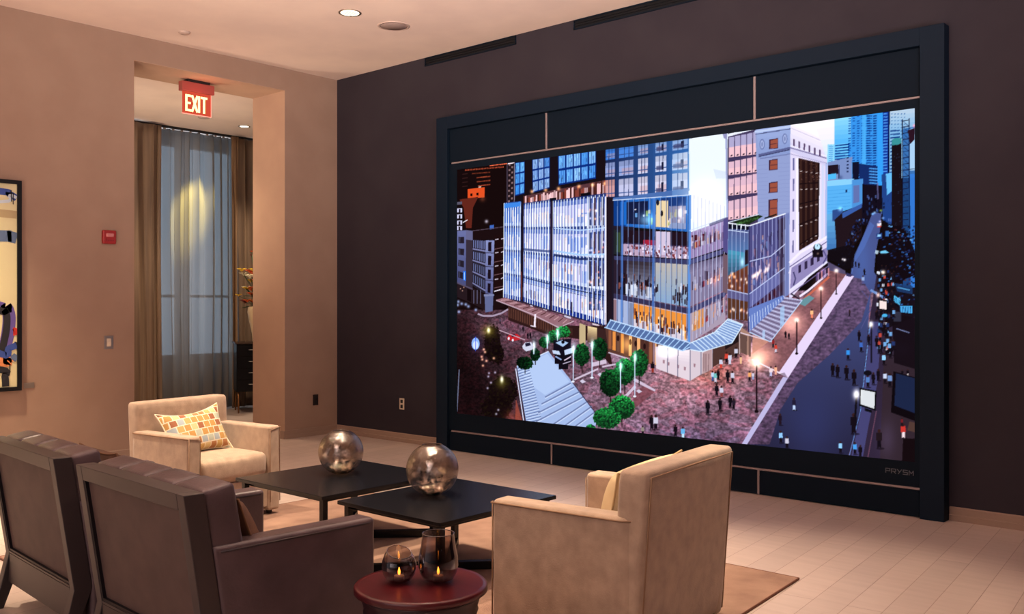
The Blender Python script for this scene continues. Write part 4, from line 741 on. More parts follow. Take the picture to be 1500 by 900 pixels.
sm = bpy.data.materials.new('display_picture'); sm.use_nodes = True; nt = sm.node_tree; nt.nodes.clear(); e1 = nt.nodes.new('ShaderNodeEmission'); at = nt.nodes.new('ShaderNodeAttribute'); at.attribute_name = 'picture'; oo = nt.nodes.new('ShaderNodeOutputMaterial'); e1.inputs[1].default_value = 1.08
nt.links.new(at.outputs['Color'], e1.inputs[0]); nt.links.new(e1.outputs[0], oo.inputs[0]); me.materials.append(sm)
def text(s, name, m, size, loc, rot, parent, sx=1., ext=.001):
    c = bpy.data.curves.new(name, 'FONT'); c.body = s; c.size = size; c.extrude = ext; c.align_x = 'CENTER'; c.align_y = 'CENTER'; o = bpy.data.objects.new(name, c); COL.objects.link(o); c.materials.append(m); o.location = loc; o.rotation_euler = rot; o.scale = (sx, 1, 1); o.parent = parent; return o
def strokes(mb, glyph, x, z, w_, h, t, y0, y1, axis='y'):
    """letters from straight strokes in the x-z plane"""
    G = {'P': [((0, 0), (0, 1)), ((0, 1), (1, 1)), ((1, 1), (1, .45)), ((1, .45), (0, .45))], 'R': [((0, 0), (0, 1)), ((0, 1), (1, 1)), ((1, 1), (1, .45)), ((1, .45), (0, .45)), ((.45, .45), (1, 0))],
         'Y': [((0, 1), (.5, .45)), ((1, 1), (.25, 0))], 'S': [((1, 1), (0, 1)), ((0, 1), (0, .52)), ((0, .52), (1, .48)), ((1, .48), (1, 0)), ((1, 0), (0, 0))], 'M': [((0, 0), (0, 1)), ((0, 1), (.5, .35)), ((.5, .35), (1, 1)), ((1, 1), (1, 0))],
         'E': [((0, 0), (0, 1)), ((0, 1), (1, 1)), ((0, .5), (.85, .5)), ((0, 0), (1, 0))], 'X': [((0, 0), (1, 1)), ((0, 1), (1, 0))], 'I': [((.5, 0), (.5, 1))], 'T': [((.5, 0), (.5, 1)), ((0, 1), (1, 1))]}
    for (a, b) in G[glyph]:
        p = Vector((x+a[0]*w_, z+a[1]*h)); q = Vector((x+b[0]*w_, z+b[1]*h)); d = (q-p).normalized()*t/2; n = Vector((-d.y, d.x)); p = p-d; q = q+d
        pts = [p+n, q+n, q-n, p-n]
        if axis == 'y': mb.prism([(v.x, v.y) for v in pts], 'y', y0, y1)
        else: mb.prism([(v.x, v.y) for v in pts], 'x', y0, y1)
lg = MB(); lx = -2.515+4.63
for i, g in enumerate('PRYSM'): strokes(lg, g, lx+i*.041, .296, .029, .03, .0045, -.003, .001)
lg.build('logo', M['logo'], vw)
# ---------------------------------------------------------------- ceiling fittings
def ceiling_light(x, y, z, label, power=0, size=R(95), blend=.9, col=(1, .66, .38), vis=True):
    t = thing('ceiling_light', label, 'ceiling light', (x, y, z), 0)
    MB().lathe([(.085, -.002), (.102, -.006), (.104, 0), (.085, .0), (.085, -.002)], 32, cap=False).build('trim_ring', M['steel'], t, smooth=True)
    return t
ltr = ceiling_light(-6.81, 5.45, ZC, 'round recessed downlight in the ceiling, left of the speaker grille')
MB().lathe([(.084, -.004), (.02, -.003)], 32).build('lamp', emit('lamp_glow', (255, 238, 205), 3.2), ltr)
bf = MB()
for k in range(5): bf.box(-.05+.022*k, -.046+.022*k, -.06, .06, -.008, -.003)
bf.build('baffle', M['steel'], ltr)
sp = thing('ceiling_speaker', 'flat round speaker grille in the ceiling near the screen wall', 'speaker', (-6.817, 5.984, ZC))
M['grille'] = mat('grille_paint', (150, 128, 122), .8); M['grille2'] = mat('grille_ring', (186, 162, 152), .6)
MB().lathe([(.0, -.008), (.125, -.008), (.13, 0), (0, 0)], 40, cap=False).build('grille', M['grille'], sp, smooth=True); MB().lathe([(.13, 0), (.13, -.009), (.15, -.006), (.152, 0)], 40, cap=False).build('ring', M['grille2'], sp, smooth=True)
tag(MB().lathe([(0, -.022), (.04, -.02), (.055, -.008), (.06, 0), (0, 0)], 32, (-8.496, 4.765, ZC), cap=False).build('smoke_detector', M['grille2'], smooth=True), 'small round disc detector on the ceiling above the doorway', 'detector')
# slot vents on the dark wall just under the ceiling
for x0, x1, lb in ((-7.44, -6.14, 'black slot vent under the ceiling, the left one above the screen'), (-5.42, -3.9, 'black slot vent under the ceiling, the one nearer the middle of the screen')):
    t = thing('slot_vent', lb, 'air vent', ((x0+x1)/2, YW, ZC-.05), group=None); hw = (x1-x0)/2
    f = MB(); f.box(-hw, hw, -.012, 0, .035, .045); f.box(-hw, hw, -.012, 0, -.045, -.035); f.box(-hw, -hw+.01, -.012, 0, -.045, .045); f.box(hw-.01, hw, -.012, 0, -.045, .045); f.build('vent_frame', M['frame_in'], t)
    s_ = MB(); s_.box(-hw+.01, hw-.01, -.004, 0, -.035, .035); 
    for k in (-.012, .012): s_.box(-hw+.01, hw-.01, -.011, -.004, k-.003, k+.003)
    s_.build('louvre', M['bezel'], t)
# ---------------------------------------------------------------- wall fittings
def outlet(loc, rz, label, m1, m2):
    t = thing('electrical_outlet', label, 'outlet', loc, rz)          # local: faces -y
    MB().box(-.038, .038, -.007, 0, -.062, .062).build('wall_plate', m1, t, bevel=.003)
    for z in (-.028, .028):
        s_ = MB().soft(.036, .008, .038, .006, 6, M=Matrix.Translation((0, -.008, z))).build('socket', m2, t, smooth=True)
    return t
outlet((-7.815, YW, .418), 0, 'ivory double power outlet low on the dark wall left of the screen', M['ivory'], M['darkslot'])
outlet((XW, 6.667, .41), R(90), 'dark bronze power outlet low on the wall between doorway and corner', M['darkplate'], M['darkslot'])
t = thing('light_switch', 'white rocker light switch with steel plate left of the doorway', 'light switch', (XW, 4.234, 1.145), R(90))
MB().box(-.045, .045, -.006, 0, -.065, .065).build('switch_plate', M['steel'], t, bevel=.003); MB().prism([(-.006, -.038), (-.013, .0), (-.007, .038), (-.004, .038), (-.004, -.038)], 'x', -.02, .02).build('rocker', M['ivory'], t)
t = thing('fire_alarm', 'small red fire alarm box on the wall left of the doorway', 'fire alarm', (XW-.004, 4.23, 2.16), R(90))
MB().box(-.065, .065, -.04, 0, -.066, .066).build('housing', M['redplastic'], t, bevel=.012, seg=3)
MB().soft(.075, .02, .035, .008, 6, M=Matrix.Translation((0, -.042, .018))).build('strobe_lens', mat('strobe', (190, 120, 120), .15), t, smooth=True)
s_ = MB(); [strokes(s_, g, -.04+.022*i, -.03, .014, .018, .004, -.0425, -.039) for i, g in enumerate('I')]; 
for k in range(4): s_.box(-.04+.022*k, -.028+.022*k, -.0425, -.039, -.035, -.03)
s_.build('louvre_slot', mat('dark_red', (100, 22, 26), .5), t)
tag(MB().box(XW, XW+.006, 3.455, 3.545, .752, .802).build('picture_label', M['steel'], bevel=.002), 'small grey caption plate on the wall beside the painting', 'label')
# exit sign under the lintel
es = thing('exit_sign', 'red lit EXIT sign hanging from the head of the doorway', 'exit sign', (-9.3, 5.36, OZ-e))
MB().box(-.05, .05, -.13, .13, -.025, 0).build('mount_plate', M['darkslot'], es)
MB().box(-.04, .04, -.19, .19, -.125, -.025).build('housing', mat('rosy_aluminium', (168, 84, 78), .5, .2), es, bevel=.004)
MB().box(-.006, .006, -.165, .165, -.36, -.125).build('panel', emit('exit_panel_glow', (214, 78, 56), 1.0), es)
x_ = MB()
for i, (g, ww) in enumerate((('E', .045), ('X', .055), ('I', .01), ('T', .055))): strokes(x_, g, [-.125, -.055, .018, .055][i], -.325, ww, .155, .022, .006, .011, 'x')
x_.build('lettering', emit('exit_letters', (255, 236, 150), 2.6), es)
rimm = MB(); rimm.box(-.008, .008, .165, .171, -.366, -.125); rimm.box(-.008, .008, -.171, .171, -.366, -.36); rimm.build('panel_edge', emit('exit_edge', (255, 150, 130), 1.6), es)
# ---------------------------------------------------------------- painting
def paint_mat():
    m = mat('abstract_canvas', (235, 222, 170), .6)
    return m
pt = thing('framed_painting', 'tall black-framed abstract painting with blue and red strokes on cream', 'painting', (XW, 2.45, 1.68), R(90))
# local: x along the wall (towards +y world), faces -y
hw, hh = .97, .94
fr = MB(); fr.box(-hw, -hw+.035, -.05, 0, -hh, hh); fr.box(hw-.035, hw, -.05, 0, -hh, hh); fr.box(-hw+.035, hw-.035, -.05, 0, hh-.035, hh); fr.box(-hw+.035, hw-.035, -.05, 0, -hh, -hh+.035); fr.build('picture_frame', M['bezel'], pt)
MB().box(-hw+.035, hw-.035, -.03, 0, -hh+.035, hh-.035).build('canvas', mat('cream_canvas', (205, 197, 158), .7), pt)
def stroke(name, pts, r, m, y):
    s_ = MB(); n = len(pts)
    P = [Vector(p) for p in pts]; L_ = []; R_ = []
    for i, p in enumerate(P):
        d = (P[min(i+1, n-1)]-P[max(i-1, 0)]).normalized(); q = Vector((-d.y, d.x))*r; L_.append(p+q); R_.append(p-q)
    vs = [(v.x, y, v.y) for v in L_]+[(v.x, y, v.y) for v in R_]
    s_.add(vs, [(i, i+1, n+i+1, n+i) for i in range(n-1)]); return s_
def smoothpts(pts, k=5):
    out = []; P = [Vector(p) for p in pts]; n = len(P)
    for i in range(n-1):
        a, b, c, d = P[max(i-1, 0)], P[i], P[i+1], P[min(i+2, n-1)]
        for j in range(k):
            t = j/k; out.append(.5*((2*b)+(-a+c)*t+(2*a-5*b+4*c-d)*t*t+(-a+3*b-3*c+d)*t**3))
    return out+[P[-1]]
def clampx(P, hi=.933):
    out = [p for p in P if p.x < hi]; nx = [p for p in P if p.x >= hi]
    return out+[Vector((hi, nx[0].y))] if nx and len(out) > 1 else out
PB = mat('blue_paint', (46, 72, 150), .6); PB2 = mat('slate_blue_paint', (84, 104, 140), .6); PD = mat('black_paint', (24, 24, 34), .6); PR = mat('red_paint', (190, 44, 36), .6); PO = mat('orange_paint', (206, 128, 80), .6); PG = mat('grey_gold_paint', (170, 152, 116), .6); PV = mat('violet_paint', (92, 76, 150), .6); PL = mat('pale_blue_paint', (190, 206, 224), .6)
def tp(px_, py_):     # photo position on the canvas -> local coordinates of the painting
    rx = -.6639+(px_-750)/1385*.7478; ry = .7478+(px_-750)/1385*.6639; t_ = XW/rx; return (ry*t_-2.45, 1.5-(py_-448)*t_/1385-1.68)
Y0 = -.0302
def st(name, pxs, rr, m, k, ext=None): 
    pts = [tp(*p) for p in pxs]
    if ext: pts = ext+pts
    stroke(name, clampx(smoothpts(pts)), rr, m, Y0-.0004*k).build('brush_stroke', m, pt)
st('a', [(0, 281), (12, 285), (24, 292)], .03, PB, 1, [(-.2, .85), (.2, .98-.15)]); st('a', [(0, 296), (12, 287), (24, 291)], .014, PL, 2, [(0, .72)])
st('a', [(0, 313), (24, 316)], .035, PG, 3, [(-.3, .66)]); st('a', [(0, 346), (12, 347), (24, 350)], .05, PB2, 4, [(-.3, .45), (0, .4)])
st('a', [(0, 452), (6, 450), (11, 462), (10, 485), (4, 512), (0, 522)], .055, PV, 5, [(.4, -.05)]); st('a', [(0, 456), (4, 455), (8, 464), (7, 485), (2, 508), (0, 514)], .03, PD, 6, [(.4, -.08)])
st('a', [(17, 487), (20, 486), (24, 478)], .03, PR, 7); st('a', [(18, 508), (24, 500)], .018, PD, 8); st('a', [(19, 506), (24, 512)], .03, PD, 9)
st('a', [(0, 530), (8, 527), (15, 523)], .04, PO, 10, [(.2, -.5)]); st('a', [(0, 519), (10, 511), (17, 508), (22, 506)], .028, PB, 11, [(.3, -.3)]); st('a', [(16, 527), (24, 519)], .03, PB2, 12); st('a', [(0, 542), (5, 552), (6, 566)], .03, PD, 13, [(.3, -.7)])
st('a', [(14, 279), (14.5, 296)], .004, PD, 14); st('a', [(17, 283), (17, 300)], .004, PD, 14); st('a', [(12, 535), (12, 545)], .004, PD, 14)
# ---------------------------------------------------------------- curtains in the next room
def curtain(name, y0, y1, x, z0, z1, folds, amp, m, label, seed, cat='curtain'):
    rs = random.Random(seed); nu = int((y1-y0)*110); nv = 26; ph = [rs.uniform(0, 6.28) for _ in range(6)]; vs = []; fs = []
    cs = [rs.uniform(.6, 1.4) for _ in range(folds+2)]
    for j in range(nv+1):
        v = j/nv
        for i in range(nu+1):
            u = i/nu; s_ = u*folds; sw = s_+.18*math.sin(s_*1.7+ph[0])+.12*math.sin(v*2.2+ph[1])*math.sin(u*5+ph[2])
            a_ = amp*(.75+.35*math.sin(u*11+ph[3])+.15*math.sin(v*3+u*7))*(1 if v < .97 else .8)
            xx_ = x+a_*(math.sin(2*PI*sw)*.8+.25*math.sin(4*PI*sw+ph[4]))+.02*math.sin(v*4+u*9)
            vs.append((xx_, y0+(y1-y0)*u+.012*math.sin(4*PI*sw), z0+(z1-z0)*v))
    for j in range(nv):
        for i in range(nu): a_ = j*(nu+1)+i; fs.append((a_, a_+1, a_+nu+2, a_+nu+1))
    o = MB().add(vs, fs).build(name, m, smooth=True); sd = o.modifiers.new('thickness', 'SOLIDIFY'); sd.thickness = .004; tag(o, label, cat); return o
drape = noise_mix(mat('bronze_silk', (120, 96, 76), .5, spec=.4), (104, 86, 72), (128, 106, 86), 20, (1, 1, .05))
drape2 = noise_mix(mat('bronze_silk_right', (130, 100, 74), .5, spec=.4), (124, 100, 78), (146, 116, 88), 20, (1, 1, .05))
sheer = bpy.data.materials.new('sheer_grey_voile'); sheer.use_nodes = True; nt = sheer.node_tree; nt.nodes.clear(); o_ = nt.nodes.new('ShaderNodeOutputMaterial'); d_ = nt.nodes.new('ShaderNodeBsdfDiffuse'); tl = nt.nodes.new('ShaderNodeBsdfTranslucent'); tr = nt.nodes.new('ShaderNodeBsdfTransparent'); m1 = nt.nodes.new('ShaderNodeMixShader'); m2 = nt.nodes.new('ShaderNodeMixShader')
d_.inputs[0].default_value = (*s2l((150, 142, 132)), 1); tl.inputs[0].default_value = (*s2l((150, 150, 150)), 1); tr.inputs[0].default_value = (*s2l((200, 205, 210)), 1); m1.inputs[0].default_value = .45; m2.inputs[0].default_value = .28
nt.links.new(d_.outputs[0], m1.inputs[1]); nt.links.new(tl.outputs[0], m1.inputs[2]); nt.links.new(m1.outputs[0], m2.inputs[1]); nt.links.new(tr.outputs[0], m2.inputs[2]); nt.links.new(m2.outputs[0], o_.inputs[0])
curtain('curtain', 5.0, 6.42, XC+.3, .03, OZ+.02, 7, .055, drape, 'bronze-brown silk drape at the left side of the doorway', 1)
curtain('sheer_curtain', 6.3, 7.8, XC+.12, .03, OZ+.02, 10, .07, sheer, 'grey-blue sheer curtain lit from the window behind it', 2)
curtain('curtain', 7.49, 7.62, XC+.3, .03, OZ+.02, 1, .03, drape2, 'narrow bronze drape edge beside the black chest', 3)
curtain('curtain', 7.66, 9.2, XC+.22, .03, OZ+.02, 8, .05, drape, 'bronze-brown drape behind the flower vase at the right of the doorway', 5)
ct = thing('curtain_track', 'dark curtain track with glider hooks at the next room ceiling', 'curtain rail', (XC+.15, 7, OZ+.05)); MB().box(-.02, .02, -2, 2.3, -.02, .01).build('rail', M['darkslot'], ct)
gl = MB(); [gl.box(-.008, .008, -.6+i*.13, -.57+i*.13, -.045, -.02) for i in range(12)]; gl.build('glider_hooks', M['steel'], ct)['kind'] = 'stuff'
# inner ceiling fittings
tag(MB().lathe([(0, -.012), (.07, -.01), (.08, 0), (0, 0)], 28, (-11.3, 6.62, OZ+.06), cap=False).build('ceiling_disc', M['grille2'], smooth=True), 'small round disc in the next room ceiling below the exit sign', 'ceiling disc')
l2 = thing('ceiling_light', 'round recessed downlight in the next room beside the doorway edge', 'ceiling light', (-11.45, 7.32, OZ+.06)); MB().lathe([(.06, -.003), (.08, -.006), (.082, 0)], 28, cap=False).build('trim_ring', M['steel'], l2, smooth=True); MB().lathe([(.06, -.002), (.02, -.0025)], 28).build('lamp', emit('lamp_glow_inner', (255, 235, 200), 5), l2)
# ---------------------------------------------------------------- black chest, vase, flowers, basket
cx, cy = -11.60, 7.76
ch = thing('chest_of_drawers', 'tall black chest of drawers on thin legs beyond the doorway', 'chest', (cx, cy, 0), R(-27))
MB().box(-.25, .25, -.42, .42, .3, .965).build('body', M['blackwood'], ch, bevel=.006); MB().box(-.27, .27, -.44, .44, .965, .99).build('top', mat('glossy_top', (70, 56, 50), .2), ch, bevel=.004)
for k in range(4):
    z0 = .315+k*.16; d = MB().box(.25, .268, -.405, .405, z0, z0+.148).build('drawer', M['blackwood'], ch, bevel=.003)
    for y in (-.22, .22):
        MB().tube([(.268, y-.035, z0+.09), (.286, y-.03, z0+.09), (.286, y+.03, z0+.09), (.268, y+.035, z0+.09)], .0045, 6).build('handle', M['brass'], d, smooth=True)
for x in (-.22, .22):
    for y in (-.39, .39): MB().tube([(x, y, 0), (x, y, .3)], [.01, .014], 8).build('leg', M['bronze'], ch, smooth=True)
tag(MB().lathe([(.0, 0), (.13, 0), (.14, .02), (.15, .3), (.142, .3), (.13, .02), (0, .015)], 28, (-11.5, 7.78, 0), cap=False).build('basket', M['bronze'], smooth=True), 'bronze metal bin on the floor beneath the black chest', 'bin')
vs_ = tag(MB().lathe([(0, 0), (.055, 0), (.06, .01), (.07, .12), (.11, .3), (.13, .42), (.12, .49), (.1, .5), (.092, .49), (.1, .42), (.05, .1), (0, .02)], 32, (-11.46, 7.53, .99), cap=False).build('vase', mat('cream_ceramic', (226, 206, 170), .3), smooth=True), 'tall cream ceramic vase on the black chest', 'vase')
fl = thing('flower_arrangement', 'tall bouquet of yellow, orange and white blooms in the cream vase', 'flowers', (-11.46, 7.53, 1.45))
rs = random.Random(9); stems = MB(); green = mat('leaf_green', (52, 78, 40), .6); petals = {'y': mat('yellow_petal', (236, 196, 60), .5), 'o': mat('orange_petal', (214, 92, 44), .5), 'w': mat('white_petal', (230, 226, 196), .5), 'r': mat('dark_red_berry', (110, 40, 40), .5)}
heads = []
for i in range(52):
    a_ = rs.uniform(0, 6.28); r_ = rs.uniform(.05, .27); z_ = rs.uniform(.06, .6) if i > 6 else rs.uniform(.55, .9); r_ = r_ if z_ < .6 else r_*.5
    tip = (r_*math.cos(a_), r_*math.sin(a_), z_); stems.tube([(0, 0, 0), (tip[0]*.35, tip[1]*.35, z_*.6), tip], .004, 5); heads.append(tip)
stems.build('stems', green, fl, smooth=True)
def flower(tip, r_, key):
    b = MB()
    for k in range(6):
        a_ = k*PI/3; Mx = Matrix.Translation(tip) @ Matrix.Rotation(a_, 4, 'Z') @ Matrix.Rotation(R(-25), 4, 'Y') @ Matrix.Translation((r_*.55, 0, 0))
        b.soft(r_*1.1, r_*.6, r_*.12, r_*.06, 4, M=Mx)
    b.soft(r_*.4, r_*.4, r_*.4, r_*.2, 4, M=Matrix.Translation(tip)); return b.build('bloom', petals[key], fl, smooth=True)
for i, tpp in enumerate(heads): flower(tpp, rs.uniform(.045, .08) if tpp[2] < .55 else .028, 'yowyyrow'[i % 8] if tpp[2] < .55 else 'roy'[i % 3])
lv = MB()
for i in range(22):
    a_ = rs.uniform(0, 6.28); Mx = Matrix.Translation((0, 0, rs.uniform(.05, .4))) @ Matrix.Rotation(a_, 4, 'Z') @ Matrix.Rotation(R(rs.uniform(-50, 25)), 4, 'Y') @ Matrix.Translation((.15, 0, 0)); lv.soft(.22, .06, .008, .004, 4, M=Mx)
lv.build('leaves', green, fl, smooth=True)
# ---------------------------------------------------------------- rug
rg = thing('rug', 'large plain tan rug under the coffee tables and armchairs', 'rug', (-4.1, 3.5, 0))
rpts = [(-6.0, 2.17), (-2.04, 2.1), (-2.26, 4.905), (-6.0, 4.88)]
MB().prism([(x+4.1, y-3.5) for x, y in rpts], 'z', .001, .012).build('pile', M['rug'], rg, bevel=.004)
MB().tube([(x+4.1, y-3.5, .0065) for x, y in rpts], .0075, 6, closed=True).build('bound_edge', M['rugedge'], rg)
# ---------------------------------------------------------------- cream armchairs  (local: faces +x, origin under the middle)
def cream_chair(label):
    t = thing('armchair', label, 'armchair', (0, 0, 0), 0, None); W, D = .93, .80
    for s in (-1, 1):
        # arm: plan with softly rounded rear corner, flat top
        a = .12; yo = s*W/2; yi = s*(W/2-a)
        pts = [(D/2, yi), (D/2, yo)]
        for k in range(7): an = PI/2*k/6; pts.append((-D/2+.10-.10*math.sin(an), s*(W/2-.10+.10*math.cos(an))) )
        pts += [(-D/2+.02, yi)]
        arm = MB().prism(pts, 'z', .03, .63).build('arm', M['cream'], t, bevel=.022, seg=4, angle=50)
        p2 = [(x+(.003 if x > .3 else -.002), y+s*.002) for x, y in pts[1:9]]
        MB().tube([(x, y, .615) for x, y in p2], .0045, 6).build('piping', M['cpip'], arm, smooth=True)
        MB().tube([(D/2+.002, yi+s*.01, .09), (D/2+.003, yi+s*.008, .6), (D/2+.003, yo-s*.01, .62), (D/2+.002, yo-s*.006, .09)], .004, 6).build('piping', M['cpip'], arm, smooth=True)
    def lean(p, u):
        p.x -= max(0, (p.z+.38))*.07; return p
    bk = MB().soft(.15, W-.03, .79, .03, 14, (.01, 0, 0), Matrix.Translation((-D/2+.085, 0, .4275)), lean).build('backrest', M['cream'], t, smooth=True)
    zt = .815; xb = -D/2+.085-.75*.07
    MB().tube([(-.388, -.418, .05), (-.447, -.418, .795), (-.451, 0, .797), (-.447, .418, .795), (-.388, .418, .05)], .0045, 6).build('piping', M['cpip'], bk, smooth=True)
    MB().box(-D/2+.1, D/2-.05, -W/2+.13, W/2-.13, .06, .29).build('seat_base', M['cream'], t, bevel=.01)
    st_ = MB().soft(D-.2, W-.27, .17, .05, 12, (.01, .0, .018), Matrix.Translation((.105, 0, .37))).build('seat_cushion', M['cream'], t, smooth=True)
    MB().box(D/2-.045, D/2-.03, -W/2+.12, W/2-.12, .06, .27).build('front_panel', M['cream'], t, bevel=.004)
    for x in (-.33, .33):
        for s in (-1, 1): MB().lathe([(.022, 0.0), (.03, .032)], 12, (x, s*.4, 0)).build('foot', M['feet'], t)
    return t
# chair 1: far left, by the doorway; chair 2: near right, seen from behind
def place(root, x, y, rz): root.location = (x, y, .012); root.rotation_euler = (0, 0, rz)
c1 = cream_chair('cream fabric armchair by the doorway, facing the tables, with a mosaic pillow')
place(c1, -6.02, 3.54, R(8)); c1.scale = (.8, .85, 1)
c2 = dup(c1, (-2.546, 3.58, .012), R(186.3), 'cream fabric armchair seen from behind, right of the round red table'); c2.scale = (.9, 1, 1)
# ---------------------------------------------------------------- pillows
def pillow_shape(sx, sz, th, pinch=.06, n=14):
    b = MB(); vs = []; fs = []
    for side in (1, -1):
        o0 = len(vs)
        for j in range(n+1):
            for i in range(n+1):
                u = -1+2*i/n; v = -1+2*j/n; k_ = (1-u*u)**.5*(1-v*v)**.5
                ex = 1-pinch*(1-v*v)*abs(u)**2*1.0; ez = 1-pinch*2.0*(1-u*u)*abs(v)**2
                vs.append((side*th/2*k_**.8 if k_ > 0 else 0, u*sx/2*ex, v*sz/2*ez))
        for j in range(n):
            for i in range(n):
                a_ = o0+j*(n+1)+i; q = (a_, a_+1, a_+n+2, a_+n+1); fs.append(q if side == 1 else q[::-1])
    b.add(vs, fs); edge = [(0, vs[k][1], vs[k][2]) for k in list(range(n+1))+[j*(n+1)+n for j in range(1, n+1)]+[n*(n+1)+i for i in range(n-1, -1, -1)]+[j*(n+1) for j in range(n-1, 0, -1)]]
    return b, edge
def make_pillow(label, m, pm, sx, sz, th, mtx, pinch=.06, cat='pillow', name='throw_pillow'):
    t = thing(name, label, cat); t.matrix_world = mtx; b, edge = pillow_shape(sx, sz, th, pinch); b.build('cover', m, t, smooth=True); MB().tube(edge, .005, 6, closed=True).build('piping', pm, t, smooth=True); return t
def mosaic():
    m = mat('mosaic_fabric', (200, 170, 110), .75); nt = m.node_tree; b = nt.nodes['Principled BSDF']; A = nt.nodes.new; L = nt.links.new
    tc = A('ShaderNodeTexCoord'); mp = A('ShaderNodeMapping'); mp.inputs['Rotation'].default_value = (0, 0, 0); sp_ = A('ShaderNodeSeparateXYZ'); cb = A('ShaderNodeCombineXYZ'); L(tc.outputs['Object'], sp_.inputs[0]); L(sp_.outputs['Y'], cb.inputs['X']); L(sp_.outputs['Z'], cb.inputs['Y']); L(cb.outputs[0], mp.inputs['Vector'])
    br = A('ShaderNodeTexBrick'); br.offset = .35; br.inputs['Scale'].default_value = 1; br.inputs['Brick Width'].default_value = .052; br.inputs['Row Height'].default_value = .05; br.inputs['Mortar Size'].default_value = .0035; br.inputs['Mortar Smooth'].default_value = .1
    br.inputs['Color1'].default_value = (0, 0, 0, 1); br.inputs['Color2'].default_value = (1, 1, 1, 1); L(mp.outputs[0], br.inputs['Vector'])
    cr = A('ShaderNodeValToRGB'); cr.color_ramp.interpolation = 'CONSTANT'; el = cr.color_ramp.elements; el[0].color = (*s2l((186, 142, 78)), 1); el[0].position = 0; el[1].position = .2; el[1].color = (*s2l((150, 92, 60)), 1)
    for p, c in ((.35, (204, 186, 136)), (.5, (176, 182, 166)), (.63, (168, 116, 72)), (.76, (192, 160, 98)), (.88, (160, 172, 180))): e_ = el.new(p); e_.color = (*s2l(c), 1)
    L(br.outputs['Color'], cr.inputs['Fac']); mx = A('ShaderNodeMix'); mx.data_type = 'RGBA'; L(br.outputs['Fac'], mx.inputs[0]); L(cr.outputs['Color'], mx.inputs[6]); mx.inputs[7].default_value = (*s2l((222, 212, 190)), 1); L(mx.outputs[2], b.inputs['Base Color']); return m
c1m = Matrix.Translation(c1.location) @ Matrix.Rotation(c1.rotation_euler.z, 4, 'Z'); c2m = Matrix.Translation(c2.location) @ Matrix.Rotation(c2.rotation_euler.z, 4, 'Z')
make_pillow('square mosaic-patterned pillow with pinched top on the far cream armchair', mosaic(), mat('white_piping', (235, 224, 200), .7), .52, .36, .15, c1m @ Matrix.Translation((-.05, -.05, .60)) @ Matrix.Rotation(R(4), 4, 'X') @ Matrix.Rotation(R(-26), 4, 'Y'), .13)
make_pillow('plain cream pillow leaning in the armchair seen from behind', noise_mix(mat('pale_cream_fabric', (220, 196, 150), .8), (214, 190, 146), (226, 202, 160), 9), mat('cream_welt', (196, 166, 122), .8), .62, .36, .24, c2m @ Matrix.Translation((-.17, .04, .62)) @ Matrix.Rotation(R(-2), 4, 'X') @ Matrix.Rotation(R(-14), 4, 'Y'), .06)
